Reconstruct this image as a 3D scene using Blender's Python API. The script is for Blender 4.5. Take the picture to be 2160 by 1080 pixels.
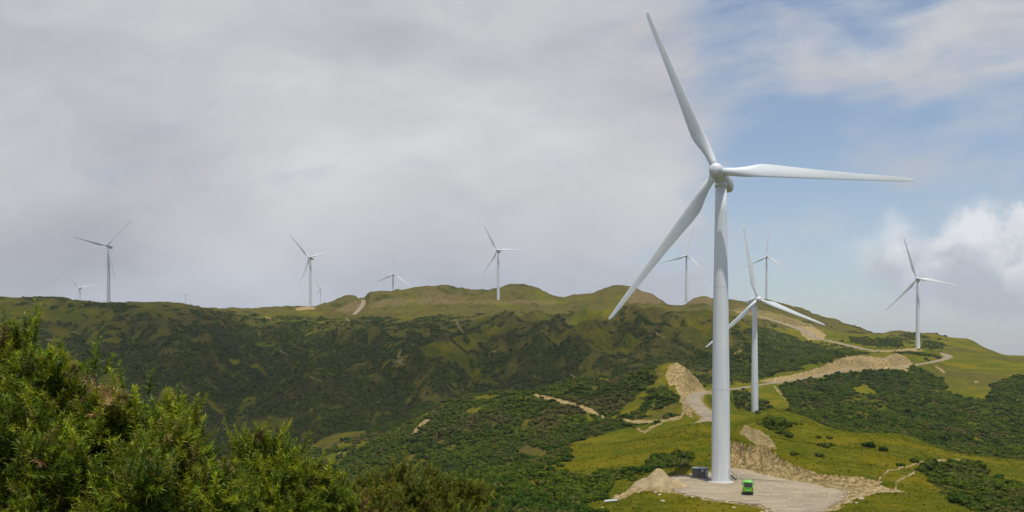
import bpy, bmesh, math, random
import numpy as np
from mathutils import Vector, Matrix

for o in list(bpy.data.objects): bpy.data.objects.remove(o)
SC = bpy.context.scene
COL = SC.collection
R = math.radians

# ------------------------------------------------------------------ camera
F, H, CX = 2100.0, 748.0, 1080.0          # focal length in photo pixels, horizon row, centre column
cam = bpy.data.cameras.new('camera'); camo = bpy.data.objects.new('camera', cam); COL.objects.link(camo)
camo.location = (0, 0, 0); camo.rotation_euler = (R(90), 0, 0)
cam.sensor_width = 36; cam.lens = 36 * F / 2160; cam.shift_y = (H - 540) / 2160
cam.clip_start = 0.3; cam.clip_end = 60000
SC.camera = camo
SC.view_settings.view_transform = 'Standard'; SC.view_settings.look = 'None'
SC.view_settings.exposure = 0.0; SC.view_settings.gamma = 1

# ------------------------------------------------------------------ sun
LD = Vector((-0.10, 0.235, -1)).normalized()      # direction the light travels
SUN_EL = math.asin(-LD.z); SUN_AZ = math.atan2(-LD.x, -LD.y)
sun = bpy.data.lights.new('sun', 'SUN'); sun.energy = 4.2; sun.angle = R(0.55); sun.color = (1, 0.93, 0.80)
suno = bpy.data.objects.new('sun', sun); COL.objects.link(suno)
suno.rotation_euler = LD.to_track_quat('-Z', 'Y').to_euler()

# ------------------------------------------------------------------ node helper
class NT:
    def __init__(s, tree): s.t = tree; s.n = tree.nodes; s.l = tree.links
    def node(s, typ, **kw):
        n = s.n.new(typ)
        for k, v in kw.items(): setattr(n, k, v)
        return n
    def put(s, sock, v):
        if v is None: return
        if isinstance(v, bpy.types.NodeSocket): s.l.new(v, sock)
        else:
            try: sock.default_value = v
            except Exception:
                sock.default_value = tuple(v) + (1,) if len(v) == 3 else tuple(v)[:3]
    def m(s, op, a, b=None, c=None, clamp=False):
        n = s.node('ShaderNodeMath', operation=op); n.use_clamp = clamp
        s.put(n.inputs[0], a); s.put(n.inputs[1], b); s.put(n.inputs[2], c); return n.outputs[0]
    def vm(s, op, a, b=None):
        n = s.node('ShaderNodeVectorMath', operation=op); s.put(n.inputs[0], a); s.put(n.inputs[1], b)
        return n.outputs['Value'] if op in ('LENGTH', 'DOT_PRODUCT', 'DISTANCE') else n.outputs[0]
    def comb(s, x, y, z=0.0):
        n = s.node('ShaderNodeCombineXYZ'); s.put(n.inputs[0], x); s.put(n.inputs[1], y); s.put(n.inputs[2], z); return n.outputs[0]
    def noise(s, vec, scale, detail=5, rough=0.55, dist=0.0, out='Fac'):
        n = s.node('ShaderNodeTexNoise'); s.put(n.inputs['Vector'], vec); n.inputs['Scale'].default_value = scale
        n.inputs['Detail'].default_value = detail; n.inputs['Roughness'].default_value = rough; n.inputs['Distortion'].default_value = dist
        return n.outputs[out]
    def mix(s, f, a, b, blend='MIX'):
        n = s.node('ShaderNodeMix', data_type='RGBA', blend_type=blend)
        s.put(n.inputs[0], f); s.put(n.inputs[6], a); s.put(n.inputs[7], b); return n.outputs[2]
    def ss(s, x, a, b, lo=0.0, hi=1.0):
        n = s.node('ShaderNodeMapRange', interpolation_type='SMOOTHSTEP'); s.put(n.inputs[0], x)
        s.put(n.inputs[1], a); s.put(n.inputs[2], b); s.put(n.inputs[3], lo); s.put(n.inputs[4], hi); return n.outputs[0]
    def lin(s, x, a, b, lo=0.0, hi=1.0):
        n = s.node('ShaderNodeMapRange'); s.put(n.inputs[0], x)
        s.put(n.inputs[1], a); s.put(n.inputs[2], b); s.put(n.inputs[3], lo); s.put(n.inputs[4], hi); return n.outputs[0]

# ------------------------------------------------------------------ world: clear sky behind, broken cloud deck
W = bpy.data.worlds.new('World'); SC.world = W; W.use_nodes = True
w = NT(W.node_tree); w.n.clear()
tc = w.node('ShaderNodeTexCoord').outputs['Generated']
sky = w.node('ShaderNodeTexSky', sky_type='NISHITA'); sky.sun_disc = False
sky.sun_elevation = SUN_EL; sky.sun_rotation = SUN_AZ; sky.altitude = 300; sky.air_density = 1.0; sky.dust_density = 0.6; sky.ozone_density = 1.5
bg_sky = w.node('ShaderNodeBackground'); w.put(bg_sky.inputs[0], sky.outputs[0]); bg_sky.inputs[1].default_value = 0.115
sep = w.node('ShaderNodeSeparateXYZ'); w.put(sep.inputs[0], tc)
x, y, z = sep.outputs
yy = w.m('MAXIMUM', w.m('ABSOLUTE', y), 0.3)
U = w.m('DIVIDE', x, yy); V = w.m('DIVIDE', z, yy)
UV = w.comb(U, V, 0)
warp = w.noise(UV, 5.0, 4, 0.5, 0, 'Color')
warp = w.vm('SUBTRACT', warp, (0.5, 0.5, 0.5))
wv = w.node('ShaderNodeVectorMath', operation='SCALE'); w.put(wv.inputs[0], warp); wv.inputs['Scale'].default_value = 0.13
UVw = w.vm('ADD', UV, wv.outputs[0])
warp2 = w.vm('SUBTRACT', w.noise(UV, 22.0, 5, 0.6, 0, 'Color'), (0.5, 0.5, 0.5))
wv2 = w.node('ShaderNodeVectorMath', operation='SCALE'); w.put(wv2.inputs[0], warp2); wv2.inputs['Scale'].default_value = 0.045
UVc = w.vm('ADD', UVw, wv2.outputs[0])
def blob(px, py, rx, ry, soft=1.0, inner=0.0, vec=None):
    """1 in the middle of an elliptical stretch of sky, 0 outside"""
    c = ((px - CX) / F, (H - py) / F, 0)
    v = w.vm('SUBTRACT', vec or UVw, c)
    v = w.vm('MULTIPLY', v, (F / rx, F / ry, 0))
    return w.ss(w.vm('LENGTH', v), inner, soft, 1.0, 0.0)
deck = w.vm('MULTIPLY', UVw, (1.0, 2.2, 1.0))
n1 = w.noise(deck, 3.2, 6, 0.5)
n2 = w.noise(deck, 9.0, 5, 0.55)
rotd = w.vm('ADD', w.comb(w.m('ADD', w.m('MULTIPLY', U, 0.95), w.m('MULTIPLY', V, 0.35)), w.m('SUBTRACT', w.m('MULTIPLY', V, 3.0), w.m('MULTIPLY', U, 0.55)), 0), wv.outputs[0])
n4 = w.noise(rotd, 7.0, 7, 0.6)
n3 = w.noise(w.vm('ADD', deck, (3.1, 7.7, 0)), 2.0, 3, 0.5)
lum = w.m('ADD', w.m('MULTIPLY', w.m('SUBTRACT', n1, 0.5), 1.1), w.m('MULTIPLY', w.m('SUBTRACT', n2, 0.5), 0.35))
lum = w.m('ADD', lum, w.m('MULTIPLY', w.m('SUBTRACT', n4, 0.5), 0.24))
def addb(acc, b, k): return w.m('ADD', acc, w.m('MULTIPLY', b, k))
lum = addb(lum, blob(760, 330, 700, 280), 0.30)
lum = addb(lum, blob(620, 190, 330, 110), 0.10)
lum = addb(lum, blob(1150, 60, 500, 200), 0.05)
lum = addb(lum, blob(1300, 380, 320, 260), 0.09)
lum = addb(lum, blob(120, 60, 620, 180), -0.08)
lum = addb(lum, blob(120, 530, 480, 150), -0.36)
lum = addb(lum, blob(330, 430, 300, 90), -0.06)
lum = addb(lum, blob(900, 520, 500, 60), 0.06)
lum = w.m('ADD', lum, 0.46, clamp=True)
cl_a = w.mix(lum, (0.34, 0.345, 0.40, 1), (0.80, 0.80, 0.80, 1))
blue_tint = w.ss(V, 0.16, 0.02)
cl_a = w.mix(w.m('MULTIPLY', blue_tint, 0.55), cl_a, w.mix(1.0, cl_a, (0.84, 0.93, 1.10, 1), 'MULTIPLY'))
# cover: full in the left two thirds, open at the right
cov = w.ss(U, 0.27, 0.10)
cov = w.m('ADD', cov, w.m('MULTIPLY', w.m('SUBTRACT', n3, 0.5), 1.7))
cov = w.m('ADD', cov, w.m('MULTIPLY', w.m('SUBTRACT', n4, 0.5), 1.8))
cov = addb(cov, blob(2060, 80, 420, 150), 0.45)
cov = addb(cov, blob(1700, 110, 250, 170), 0.42)
cov = addb(cov, blob(1900, 350, 170, 90), 0.35)
cov = addb(cov, blob(1750, 470, 130, 70), 0.12)
cov = addb(cov, blob(2000, 240, 170, 50), -0.45)
cov = addb(cov, blob(1330, 520, 190, 80), -0.42)
cov = addb(cov, blob(1650, 560, 300, 60), 0.22)
behind = w.ss(y, 0.05, -0.2)
cov = w.m('ADD', w.m('ADD', cov, 0.24), w.m('MULTIPLY', behind, 0.0))
cov = w.ss(cov, 0.0, 1.0, 0.10, 1.0)
over = w.ss(V, 0.38, 0.7)
cov = w.m('MULTIPLY', cov, w.m('SUBTRACT', 1.0, w.m('MULTIPLY', over, 0.25)))
# veil is bluish where thin
veil = w.mix(cov, (0.50, 0.57, 0.69, 1), cl_a)
# cumulus at the right
cu = w.m('MAXIMUM', blob(2080, 530, 190, 135, 1.0, 0.7, UVc), blob(1955, 565, 230, 120, 1.0, 0.4, UVc))
cu = w.m('MAXIMUM', cu, blob(2150, 480, 110, 90, 1.0, 0.7, UVc))
cu = w.m('MAXIMUM', cu, w.m('MULTIPLY', blob(1865, 510, 80, 100, 1.0, 0.2, UVc), 0.8))
cu = w.m('MAXIMUM', cu, w.m('MULTIPLY', blob(2080, 620, 220, 60, 1.0, 0.2, UVc), 0.8))
culum = w.ss(w.m('ADD', V, w.m('MULTIPLY', w.m('SUBTRACT', w.noise(UVc, 16, 6, 0.55), 0.5), 0.22)), 0.05, 0.135)
cuc = w.mix(culum, (0.45, 0.48, 0.56, 1), (0.95, 0.95, 0.96, 1))
cloudc = w.mix(w.m('MULTIPLY', cu, 0.82), veil, cuc)
cover = w.m('MAXIMUM', cov, w.m('MULTIPLY', cu, 0.9))
bg_cl = w.node('ShaderNodeBackground'); w.put(bg_cl.inputs[0], cloudc); bg_cl.inputs[1].default_value = 1.0
ms = w.node('ShaderNodeMixShader'); w.put(ms.inputs[0], cover); w.l.new(bg_sky.outputs[0], ms.inputs[1]); w.l.new(bg_cl.outputs[0], ms.inputs[2])
wo = w.node('ShaderNodeOutputWorld'); w.l.new(ms.outputs[0], wo.inputs[0])

# ------------------------------------------------------------------ object helpers
def tag(o, label=None, cat=None, group=None, kind=None):
    if label: o['label'] = label
    if cat: o['category'] = cat
    if group: o['group'] = group
    if kind: o['kind'] = kind
    return o
def empty(name, loc=(0, 0, 0), rz=0.0):
    o = bpy.data.objects.new(name, None); COL.objects.link(o); o.location = loc; o.rotation_euler = (0, 0, rz); o.empty_display_size = 0.5
    return o
def link(name, me, mat, parent=None, smooth=False):
    o = bpy.data.objects.new(name, me); COL.objects.link(o)
    if mat is not None:
        me.materials.clear(); me.materials.append(mat)
    if parent: o.parent = parent
    if smooth: me.polygons.foreach_set('use_smooth', np.ones(len(me.polygons), bool))
    return o
def npmesh(name, verts, faces):
    """faces: (N,3) or (N,4) int array"""
    verts = np.asarray(verts, np.float32); faces = np.asarray(faces, np.int32)
    me = bpy.data.meshes.new(name); k = faces.shape[1]; n = len(faces)
    me.vertices.add(len(verts)); me.vertices.foreach_set('co', verts.ravel())
    me.loops.add(n * k); me.loops.foreach_set('vertex_index', faces.ravel())
    me.polygons.add(n); me.polygons.foreach_set('loop_start', np.arange(0, n * k, k, dtype=np.int32))
    me.update(calc_edges=True); me.validate()
    return me
def bmesh_obj(name, bm, mat, parent=None, smooth=False, bevel=0.0):
    if bevel:
        bmesh.ops.bevel(bm, geom=[e for e in bm.edges if len(e.link_faces) == 2 and e.calc_face_angle(0) > 0.5], offset=bevel, segments=2, affect='EDGES')
    bmesh.ops.recalc_face_normals(bm, faces=bm.faces)
    me = bpy.data.meshes.new(name); bm.to_mesh(me); bm.free()
    return link(name, me, mat, parent, smooth)
def bx(bm, cx, cy, cz, sx, sy, sz, rz=0.0):
    M = Matrix.Translation((cx, cy, cz)) @ Matrix.Rotation(rz, 4, 'Z') @ Matrix.Diagonal((sx, sy, sz, 1))
    bmesh.ops.create_cube(bm, size=1, matrix=M)
def cyl(bm, p0, p1, r0, r1, n=16):
    p0 = Vector(p0); p1 = Vector(p1); d = p1 - p0
    M = Matrix.Translation((p0 + p1) / 2) @ d.to_track_quat('Z', 'Y').to_matrix().to_4x4()
    bmesh.ops.create_cone(bm, cap_ends=True, segments=n, radius1=r0, radius2=r1, depth=d.length, matrix=M)

# ------------------------------------------------------------------ numpy noise
_rng = np.random.RandomState(7)
_T = _rng.rand(65536).astype(np.float32)
def _hash(ix, iy, seed): return _T[((ix * 73856093) ^ (iy * 19349663) ^ (seed * 83492791)) & 65535]
def vnoise(x, y, seed=0):
    xi = np.floor(x).astype(np.int64); yi = np.floor(y).astype(np.int64)
    fx = (x - xi); fy = (y - yi); fx = fx * fx * (3 - 2 * fx); fy = fy * fy * (3 - 2 * fy)
    a = _hash(xi, yi, seed); b = _hash(xi + 1, yi, seed); c = _hash(xi, yi + 1, seed); d = _hash(xi + 1, yi + 1, seed)
    return (a * (1 - fx) + b * fx) * (1 - fy) + (c * (1 - fx) + d * fx) * fy
def fbm(x, y, oct=4, seed=0, gain=0.5):
    s = 0; a = 1; t = 0
    for i in range(oct):
        s = s + a * vnoise(x * 2 ** i + 17.3 * i, y * 2 ** i - 9.1 * i, seed + i); t += a; a *= gain
    return s / t
def smooth(x, a, b):
    t = np.clip((x - a) / (b - a), 0, 1); return t * t * (3 - 2 * t)

# ------------------------------------------------------------------ terrain control lines: (column, row, metres away)
PADZ = -27.5
def P(px, py, d): return np.array(((px - CX) / F * d, d, (H - py) / F * d))
SKYL = [(-1400,640,1200),(-300,622,1150),(0,626,1150),(60,627,1150),(130,629,1150),(190,635,1152),(230,637,1155),(330,637,1180),(390,640,1200),(430,648,1250),
 (480,650,1400),(540,648,1440),(570,646,1450),(620,647,1400),(655,648,1355),(680,645,1420),(720,628,1450),(745,623,1450),(757,629,1440),(766,632,1440),(774,618,1440),
 (790,614,1450),(830,615,1460),(850,614,1470),(870,608,1475),(895,602,1480),(920,603,1480),(945,600,1480),(970,606,1480),(1000,613,1480),(1020,615,1460),(1038,611,1455),
 (1060,602,1450),(1090,599,1440),(1115,600,1440),(1140,610,1435),(1175,624,1430),(1200,624,1430),(1215,619,1430),(1250,617,1415),(1270,611,1400),(1300,604,1380),
 (1330,605,1380),(1350,612,1380),(1380,625,1380),(1400,638,1390),(1450,640,1420),(1460,630,1405),(1475,627,1400),(1500,629,1400),(1545,634,1400),(1585,636,1430),
 (1600,632,1470),(1630,635,1480),(1650,640,1430),(1680,650,1400),(1700,657,1380),(1740,670,1340),(1780,680,1300),(1820,693,1250),(1855,704,1200),(1890,697,1180),
 (1930,701,1180),(1970,702,1170),(1995,711,1150),(2050,717,1130),(2080,735,1100),(2110,747,1000),(2160,750,950),(2300,765,900),(2700,780,850),(3700,800,800)]
CTRL = [
 SKYL,
 [(p[0], p[1] + (16 if p[0] < 2090 else 14), p[2] * 1.10) for p in SKYL[::2]],
 [(-1400,690,1800),(0,668,1900),(169,667,2400),(400,672,1900),(600,676,1900),(780,664,1800),(900,660,1760),(1050,664,1800),(1300,668,1800),(1500,674,1800),(1617,690,1900),(1800,755,1800),(2000,790,1700),(2300,830,1600),(3700,860,1600)],
 [(-1400,700,3400),(0,672,3300),(392,668,3300),(600,666,3300),(676,653,3400),(760,660,3400),(1000,680,3300),(1500,700,3300),(1800,790,3000),(3700,820,3000)],
 [(-1400,690,5000),(0,665,5000),(392,652,5000),(500,662,5000),(676,665,5000),(1000,690,5000),(1500,720,5000),(1800,780,5000),(3700,800,5000)],
 [(-1400,690,7500),(0,680,7500),(600,670,7000),(748,640,6500),(900,670,7500),(1500,740,7500),(1800,770,7500),(3700,780,7500)],
 # lip of the far hillside
 [(-1400,660,1100),(-300,645,1110),(0,642,1100),(130,646,1100),(300,652,1110),(430,663,1160),(520,661,1300),(600,658,1320),(655,650,1330),(690,655,1330),(766,648,1360),(830,640,1370),
  (900,636,1380),(980,634,1370),(1050,637,1320),(1110,640,1330),(1180,642,1330),(1250,641,1310),(1330,640,1310),(1400,644,1330),(1450,645,1370),(1540,648,1340)],
 [(-1400,720,1000),(0,690,1030),(200,700,1040),(330,690,1060),(400,705,1080),(500,712,1130),(600,700,1150),(700,705,1150),(800,696,1160),(900,690,1170),(1000,688,1160),(1100,698,1130),(1200,690,1150),(1300,700,1120),(1400,695,1120),(1500,700,1100)],
 [(-1400,800,800),(0,750,880),(150,760,890),(300,750,900),(400,770,900),(520,790,900),(650,770,960),(800,775,970),(900,760,980),(1000,765,970),(1100,770,950),(1200,755,940),(1300,765,900),(1400,740,950),(1480,765,900),(1545,760,900)],
 [(-1400,900,650),(0,850,700),(200,850,720),(330,840,740),(450,870,750),(600,870,780),(700,840,810),(800,850,800),(900,830,820),(1000,820,820),(1100,815,820),(1200,795,810),(1300,785,800),(1400,785,790),(1480,795,780),(1545,800,750)],
 [(-1400,1000,500),(0,950,580),(300,930,610),(450,960,640),(550,960,700),(650,925,740),(740,905,750),(800,893,760),(900,860,780)],
 [(-1400,1150,350),(0,1060,450),(300,1060,480),(450,1030,560),(560,1000,650),(650,960,710),(740,930,700),(820,915,690),(900,885,680),(980,868,680),(1050,862,680),(1150,858,680),(1250,845,680),(1350,832,680),(1420,825,680),(1480,835,640),(1520,838,600)],
 # nearer hill with the pointed top
 [(420,1070,620),(500,1020,680),(600,965,670),(660,936,660),(700,918,650),(760,909,640),(820,899,620),(860,888,610),(885,876,600),(930,852,590),(980,838,580),(1050,832,570),(1125,832,560),
  (1180,815,550),(1250,801,540),(1330,793,530),(1370,778,520),(1400,767,510),(1420,764,505),(1440,772,502),(1460,788,500),(1480,805,498),(1500,822,497),(1535,838,505)],
 [(500,1090,520),(600,1040,540),(700,965,560),(800,955,525),(900,945,500),(1000,920,490),(1080,885,500),(1150,865,500),(1215,862,480),(1280,875,460),(1350,865,450),(1400,835,450),(1440,868,425)],
 [(600,1120,440),(760,1030,470),(850,1010,440),(950,995,420),(1050,975,410),(1130,945,405),(1200,920,410),(1260,905,410),(1330,895,405),(1400,888,400),(1450,880,395)],
 [(600,1150,330),(800,1100,330),(930,1050,345),(1017,1010,350),(1100,992,350),(1200,948,355),(1300,938,360),(1400,904,360),(1470,893,360)],
 # grassy spur
 [(-1400,1400,200),(0,1300,200),(300,1250,200),(600,1140,220),(750,1085,230),(850,1045,245),(930,1014,260),(1017,998,272),(1100,985,285),(1160,962,298),(1210,940,308),(1250,937,310),(1290,937,310),
  (1340,929,312),(1380,915,316),(1430,900,320),(1495,888,322),(1545,890,315)],
 [(930,1040,225),(1050,1020,240),(1150,1000,255),(1240,975,268),(1320,965,268),(1400,950,270),(1470,940,268),(1520,945,262)],
 [(1080,1050,205),(1180,1030,220),(1260,1010,232),(1330,1000,238),(1400,985,246),(1460,975,252),(1500,975,252)],
 [(-1400,1500,140),(0,1300,150),(500,1180,150),(900,1110,160),(1000,1090,165),(1120,1078,175),(1220,1062,185),(1280,1058,189)],
 [(1320,1060,188),(1400,1070,183),(1480,1080,178),(1560,1088,174),(1620,1094,170)],
 [(1740,1090,169),(1800,1076,176),(1850,1062,184),(1900,1055,190),(1960,1058,190),(2060,1064,188),(2160,1070,186),(2500,1080,180),(3700,1150,170)],
 [(-1400,1700,100),(0,1500,100),(600,1350,105),(1000,1220,110),(1300,1180,120),(1600,1180,125),(1900,1180,125),(2300,1190,120),(3700,1250,120)],
 [(-1400,1900,60),(0,1600,60),(600,1450,60),(1100,1320,60),(1700,1300,60),(2300,1300,60),(3700,1350,60)],
 # knoll to the right of the tower
 [(1545,902,292),(1565,893,297),(1585,881,300),(1620,863,305),(1660,868,305),(1700,880,302),(1760,905,296),(1830,912,290),(1880,912,290),(1920,920,290),(1960,936,290),(2000,955,290),(2050,962,295),(2100,965,300),(2160,970,300),(2400,990,300),(3700,1050,290)],
 [(1548,906,252),(1575,905,258),(1600,918,256),(1640,925,262),(1700,930,268),(1780,940,265),(1850,948,258),(1920,962,250),(2000,985,245),(2100,1000,240),(2160,1008,238),(2400,1020,236),(3700,1080,230)],
 [(1548,912,249),(1575,925,245),(1599,941,238),(1630,960,232),(1665,976,226),(1701,986,221),(1750,996,216),(1803,1002,213),(1841,1011,209),(1870,1022,206),(1900,1030,203)],
 [(1950,1010,220),(2020,1025,214),(2100,1035,212),(2160,1040,210),(2400,1050,208)],
 # behind the knoll
 [(1560,905,350),(1620,893,360),(1700,905,380),(1800,932,380),(1900,946,372),(2000,972,370),(2160,992,368),(3700,1100,350)],
 # turbine two's shelf
 [(1500,868,430),(1545,880,450),(1600,885,450),(1650,885,450)],
 [(1500,862,480),(1545,880,500),(1588,884,510),(1640,876,515)],
 [(1560,888,545),(1588,888,550),(1610,884,555)],
 [(1545,858,575),(1600,848,585),(1660,850,575)],
 # right-hand dark face
 [(1640,830,620),(1700,820,650),(1800,800,730),(1900,800,745),(2000,790,780),(2080,778,830),(2160,772,850),(2500,790,800),(3700,850,700)],
 [(1650,866,520),(1750,862,560),(1850,850,600),(1950,850,620),(2040,840,680),(2090,842,670),(2130,835,650),(2200,838,620),(3700,900,600)],
 [(1720,893,440),(1800,905,460),(1900,902,500),(2000,902,520),(2100,896,530),(2160,890,540)],
 [(1950,935,440),(2050,950,430),(2160,955,430),(3700,1000,420)],
 # haul road one and the bank above it
 [(1520,826,630),(1560,819,640),(1630,808,660),(1701,798,690),(1743,791,710),(1789,779,750),(1834,778,780),(1891,777,800),(1930,770,820),(1975,762,850),(2000,754,900),(1990,747,940),(1965,742,955),(1935,740,945)],
 [(1630,799,669),(1701,785,701),(1740,772,722),(1753,767,732),(1778,756,760),(1813,753,790),(1859,757,811),(1894,748,818),(1910,756,828),(1922,765,829)],
 [(1545,800,700),(1600,793,700),(1640,788,710),(1700,768,760),(1780,748,830),(1860,745,870),(1900,744,900)],
 [(2020,757,880),(2060,753,930),(2110,751,930)],
 # haul road two
 [(1520,652,1270),(1548,656,1250),(1600,667,1230),(1660,685,1180),(1700,700,1120),(1720,712,1080),(1745,718,1060),(1800,731,1000),(1830,738,970),(1880,739,955),(1910,740,948)],
 [(1548,642,1330),(1600,650,1310),(1660,664,1270),(1710,684,1200),(1750,697,1160),(1800,712,1110),(1850,722,1080),(1900,722,1090),(1960,722,1080),(2020,735,1020)],
 [(1580,700,1080),(1640,710,1050),(1700,724,1010),(1760,735,970),(1820,745,930)],
 [(1560,740,940),(1620,745,920),(1690,745,900),(1760,752,860)],
 [(1590,770,820),(1650,768,800),(1700,758,820)],
]
BCREST = next(L for L in CTRL if L[0] == (420,1070,620)); KCREST = next(L for L in CTRL if L[0] == (1545,902,292)); GCREST = next(L for L in CTRL if L[0] == (-1400,1400,200))
for L, k, dp in ((SKYL, 1.03, 6), (SKYL, 0.985, 2.5), (BCREST, 1.035, 7), (BCREST, 0.975, 4), (KCREST, 1.035, 6), (GCREST[7:], 1.04, 7)):
    CTRL.append([(p[0], p[1] + dp, p[2] * k) for p in L])
pts = []
for L in CTRL:
    for a, b in zip(L[:-1], L[1:]):
        n = max(1, int(abs(b[0] - a[0]) / 55)) if abs(b[0] - a[0]) < 500 else 5
        for k in range(n):
            t = k / n; pts.append([a[i] + (b[i] - a[i]) * t for i in range(3)])
    pts.append(list(L[-1]))
pts = np.array(pts, float)
def warp_uv(px, d): return np.stack([px / 300.0, np.log(d) * 7.0], -1)
S = warp_uv(pts[:, 0], pts[:, 2])
# drop near-duplicates
keep = []
for i in range(len(S)):
    if all(((S[i] - S[j]) ** 2).sum() > 0.0006 for j in keep): keep.append(i)
S = S[keep]; vals = pts[keep, 1]; N = len(S); C2 = 0.003
A = np.sqrt(((S[:, None] - S[None]) ** 2).sum(-1) + C2)
A[np.arange(N), np.arange(N)] += -0.002
M_ = np.zeros((N + 3, N + 3)); M_[:N, :N] = A; M_[:N, N] = 1; M_[:N, N + 1:] = S; M_[N, :N] = 1; M_[N + 1:, :N] = S.T
sol = np.linalg.solve(M_, np.concatenate([vals, np.zeros(3)]))
def rbf(px, d):
    Q = warp_uv(px.ravel(), d.ravel()).astype(np.float32); out = np.empty(len(Q), np.float32)
    S32 = S.astype(np.float32); c = sol[:N].astype(np.float32); ss_ = (S32 ** 2).sum(1)
    for i in range(0, len(Q), 20000):
        q = Q[i:i + 20000]
        dx = q[:, 0:1] - S32[None, :, 0]; dy = q[:, 1:2] - S32[None, :, 1]
        dx *= dx; dy *= dy; dx += dy; dx += C2; np.sqrt(dx, out=dx)
        out[i:i + 20000] = dx @ c + sol[N] + q @ sol[N + 1:].astype(np.float32)
    return out.reshape(px.shape)

cols = np.concatenate([np.arange(-1400, -150, 25.0), np.arange(-150, 2310, 2.0), np.arange(2310, 3601, 25.0)])
def lg(a, b, n): return np.exp(np.linspace(math.log(a), math.log(b), n, endpoint=False))
rows = np.concatenate([lg(2, 60, 30), lg(60, 160, 50), lg(160, 350, 330), lg(350, 700, 250), lg(700, 1600, 330), lg(1600, 7500, 60), [7500.0]])
# coarse evaluation, then bilinear refinement
cc = np.concatenate([np.arange(-1400, -150, 50.0), np.arange(-150, 2310, 5.0), np.arange(2310, 3701, 50.0)]); cr = np.concatenate([lg(40, 1700, 620), lg(1700, 7600, 60), [7600.0]])
G0 = rbf(*np.meshgrid(cc, cr))
PX, D = np.meshgrid(cols, rows)
def bil(G, gc, gr, px, d):
    fi = np.interp(px, gc, np.arange(len(gc))); fj = np.interp(np.log(d), np.log(gr), np.arange(len(gr)))
    i = np.clip(fi.astype(int), 0, len(gc) - 2); j = np.clip(fj.astype(int), 0, len(gr) - 2); a = fi - i; b = fj - j
    return (G[j, i] * (1 - a) + G[j, i + 1] * a) * (1 - b) + (G[j + 1, i] * (1 - a) + G[j + 1, i + 1] * a) * b
PY = bil(G0, cc, cr, PX, np.maximum(D, 41))
X = (PX - CX) / F * D
Z = (H - PY) / F * D
nearz = -1.75 - 0.225 * D - 0.02 * np.abs(X)
b = smooth(D, 45, 85); Z = nearz * (1 - b) + Z * b

# spurs and gullies on the far hillside
wx = X + 60 * (fbm(X / 260, D / 260, 3, 11) - 0.5); wy = D + 80 * (fbm(X / 230, D / 230, 3, 23) - 0.5)
rid = 1 - np.abs(2 * fbm(wx / 160 + wy / 420, wy / 360, 4, 5, 0.5) - 1) * 2.4
rid2 = 1 - np.abs(2 * fbm(wx / 48 + 3, wy / 120, 3, 9) - 1) * 2
SD = np.minimum(np.interp(PX, [q[0] for q in SKYL], [q[2] for q in SKYL]), 1300)
fst = smooth(PX, 850, 1050) * 110
farm = smooth(D, 640 + fst, 800 + fst) * (1 - smooth(D, 0.84 * SD, 0.95 * SD)) * (1 - smooth(PX, 1560, 1640))
farm = np.maximum(farm, 0.16 * smooth(D, 400, 440) * (1 - smooth(D, 500, 550)) * (1 - smooth(PX, 1200, 1300)))
darkr = smooth(D, 430, 520) * (1 - smooth(D, 680, 760)) * smooth(PX, 1690, 1790)
Z += farm * ((rid - 0.3) * 38 + (rid2 - 0.2) * 13) + darkr * ((rid - 0.4) * 6 + (rid2 - 0.2) * 3)
Z += smooth(D, 1240, 1300) * (1 - smooth(D, 1500, 1600)) * ((fbm(X / 45, D / 45, 4, 35, 0.6) - 0.5) * 9 + (fbm(X / 13, D / 20, 3, 36) - 0.5) * 4)
Z += smooth(D, 120, 200) * (fbm(X / 22, D / 22, 3, 31) - 0.5) * 1.6 * np.clip(D / 500, 0.4, 1.6)

# ------------------------------------------------------------------ cut shelf, roads
def pl_dist(x, y, L):
    """distance to a plan polyline and the height of the nearest point on it"""
    best = np.full(x.shape, 1e9); zz = np.zeros(x.shape)
    for a, b in zip(L[:-1], L[1:]):
        ab = b[:2] - a[:2]; t = np.clip(((x - a[0]) * ab[0] + (y - a[1]) * ab[1]) / (ab @ ab + 1e-9), 0, 1)
        dd = np.hypot(x - a[0] - t * ab[0], y - a[1] - t * ab[1]); m = dd < best
        best = np.where(m, dd, best); zz = np.where(m, a[2] + t * (b[2] - a[2]), zz)
    return best, zz
def inpoly(x, y, poly):
    r = np.zeros(x.shape, bool); n = len(poly)
    for i in range(n):
        x0, y0 = poly[i][:2]; x1, y1 = poly[(i + 1) % n][:2]
        c = ((y0 > y) != (y1 > y)) & (x < (x1 - x0) * (y - y0) / (y1 - y0 + 1e-12) + x0); r ^= c
    return r
def onpad(px, py): d = -PADZ * F / (py - H); return np.array(((px - CX) / F * d, d, PADZ))
PADPX = [(1423,1004),(1455,1003),(1490,1000),(1520,994),(1548,988),(1575,991),(1606,999),(1658,1011),(1718,1022),(1750,1026),(1806,1027),(1850,1030),(1891,1036),(1841,1039),
         (1806,1046),(1771,1060),(1729,1080),(1700,1100),(1690,1130),(1655,1130),(1645,1095),(1621,1075),(1596,1065),(1560,1061),(1521,1057),(1480,1050),(1455,1045),(1435,1038),(1415,1030),(1405,1015)]
PADW = [onpad(*p) for p in PADPX]
sub = (D > 110) & (D < 330) & (PX > 1300) & (PX < 2000)
xs, ys, zs, ps = X[sub], D[sub], Z[sub], PX[sub]
jx = (fbm(xs / 3.0, ys / 3.0, 3, 41) - 0.5) * 2.6; jy = (fbm(xs / 3.0, ys / 3.0, 3, 47) - 0.5) * 2.6
dd, _ = pl_dist(xs + jx, ys + jy, PADW + [PADW[0]]); ins = inpoly(xs + jx, ys + jy, PADW); dd = np.where(ins, 0, dd)
lft = 1 - smooth(ps, 1510, 1545)
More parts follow.
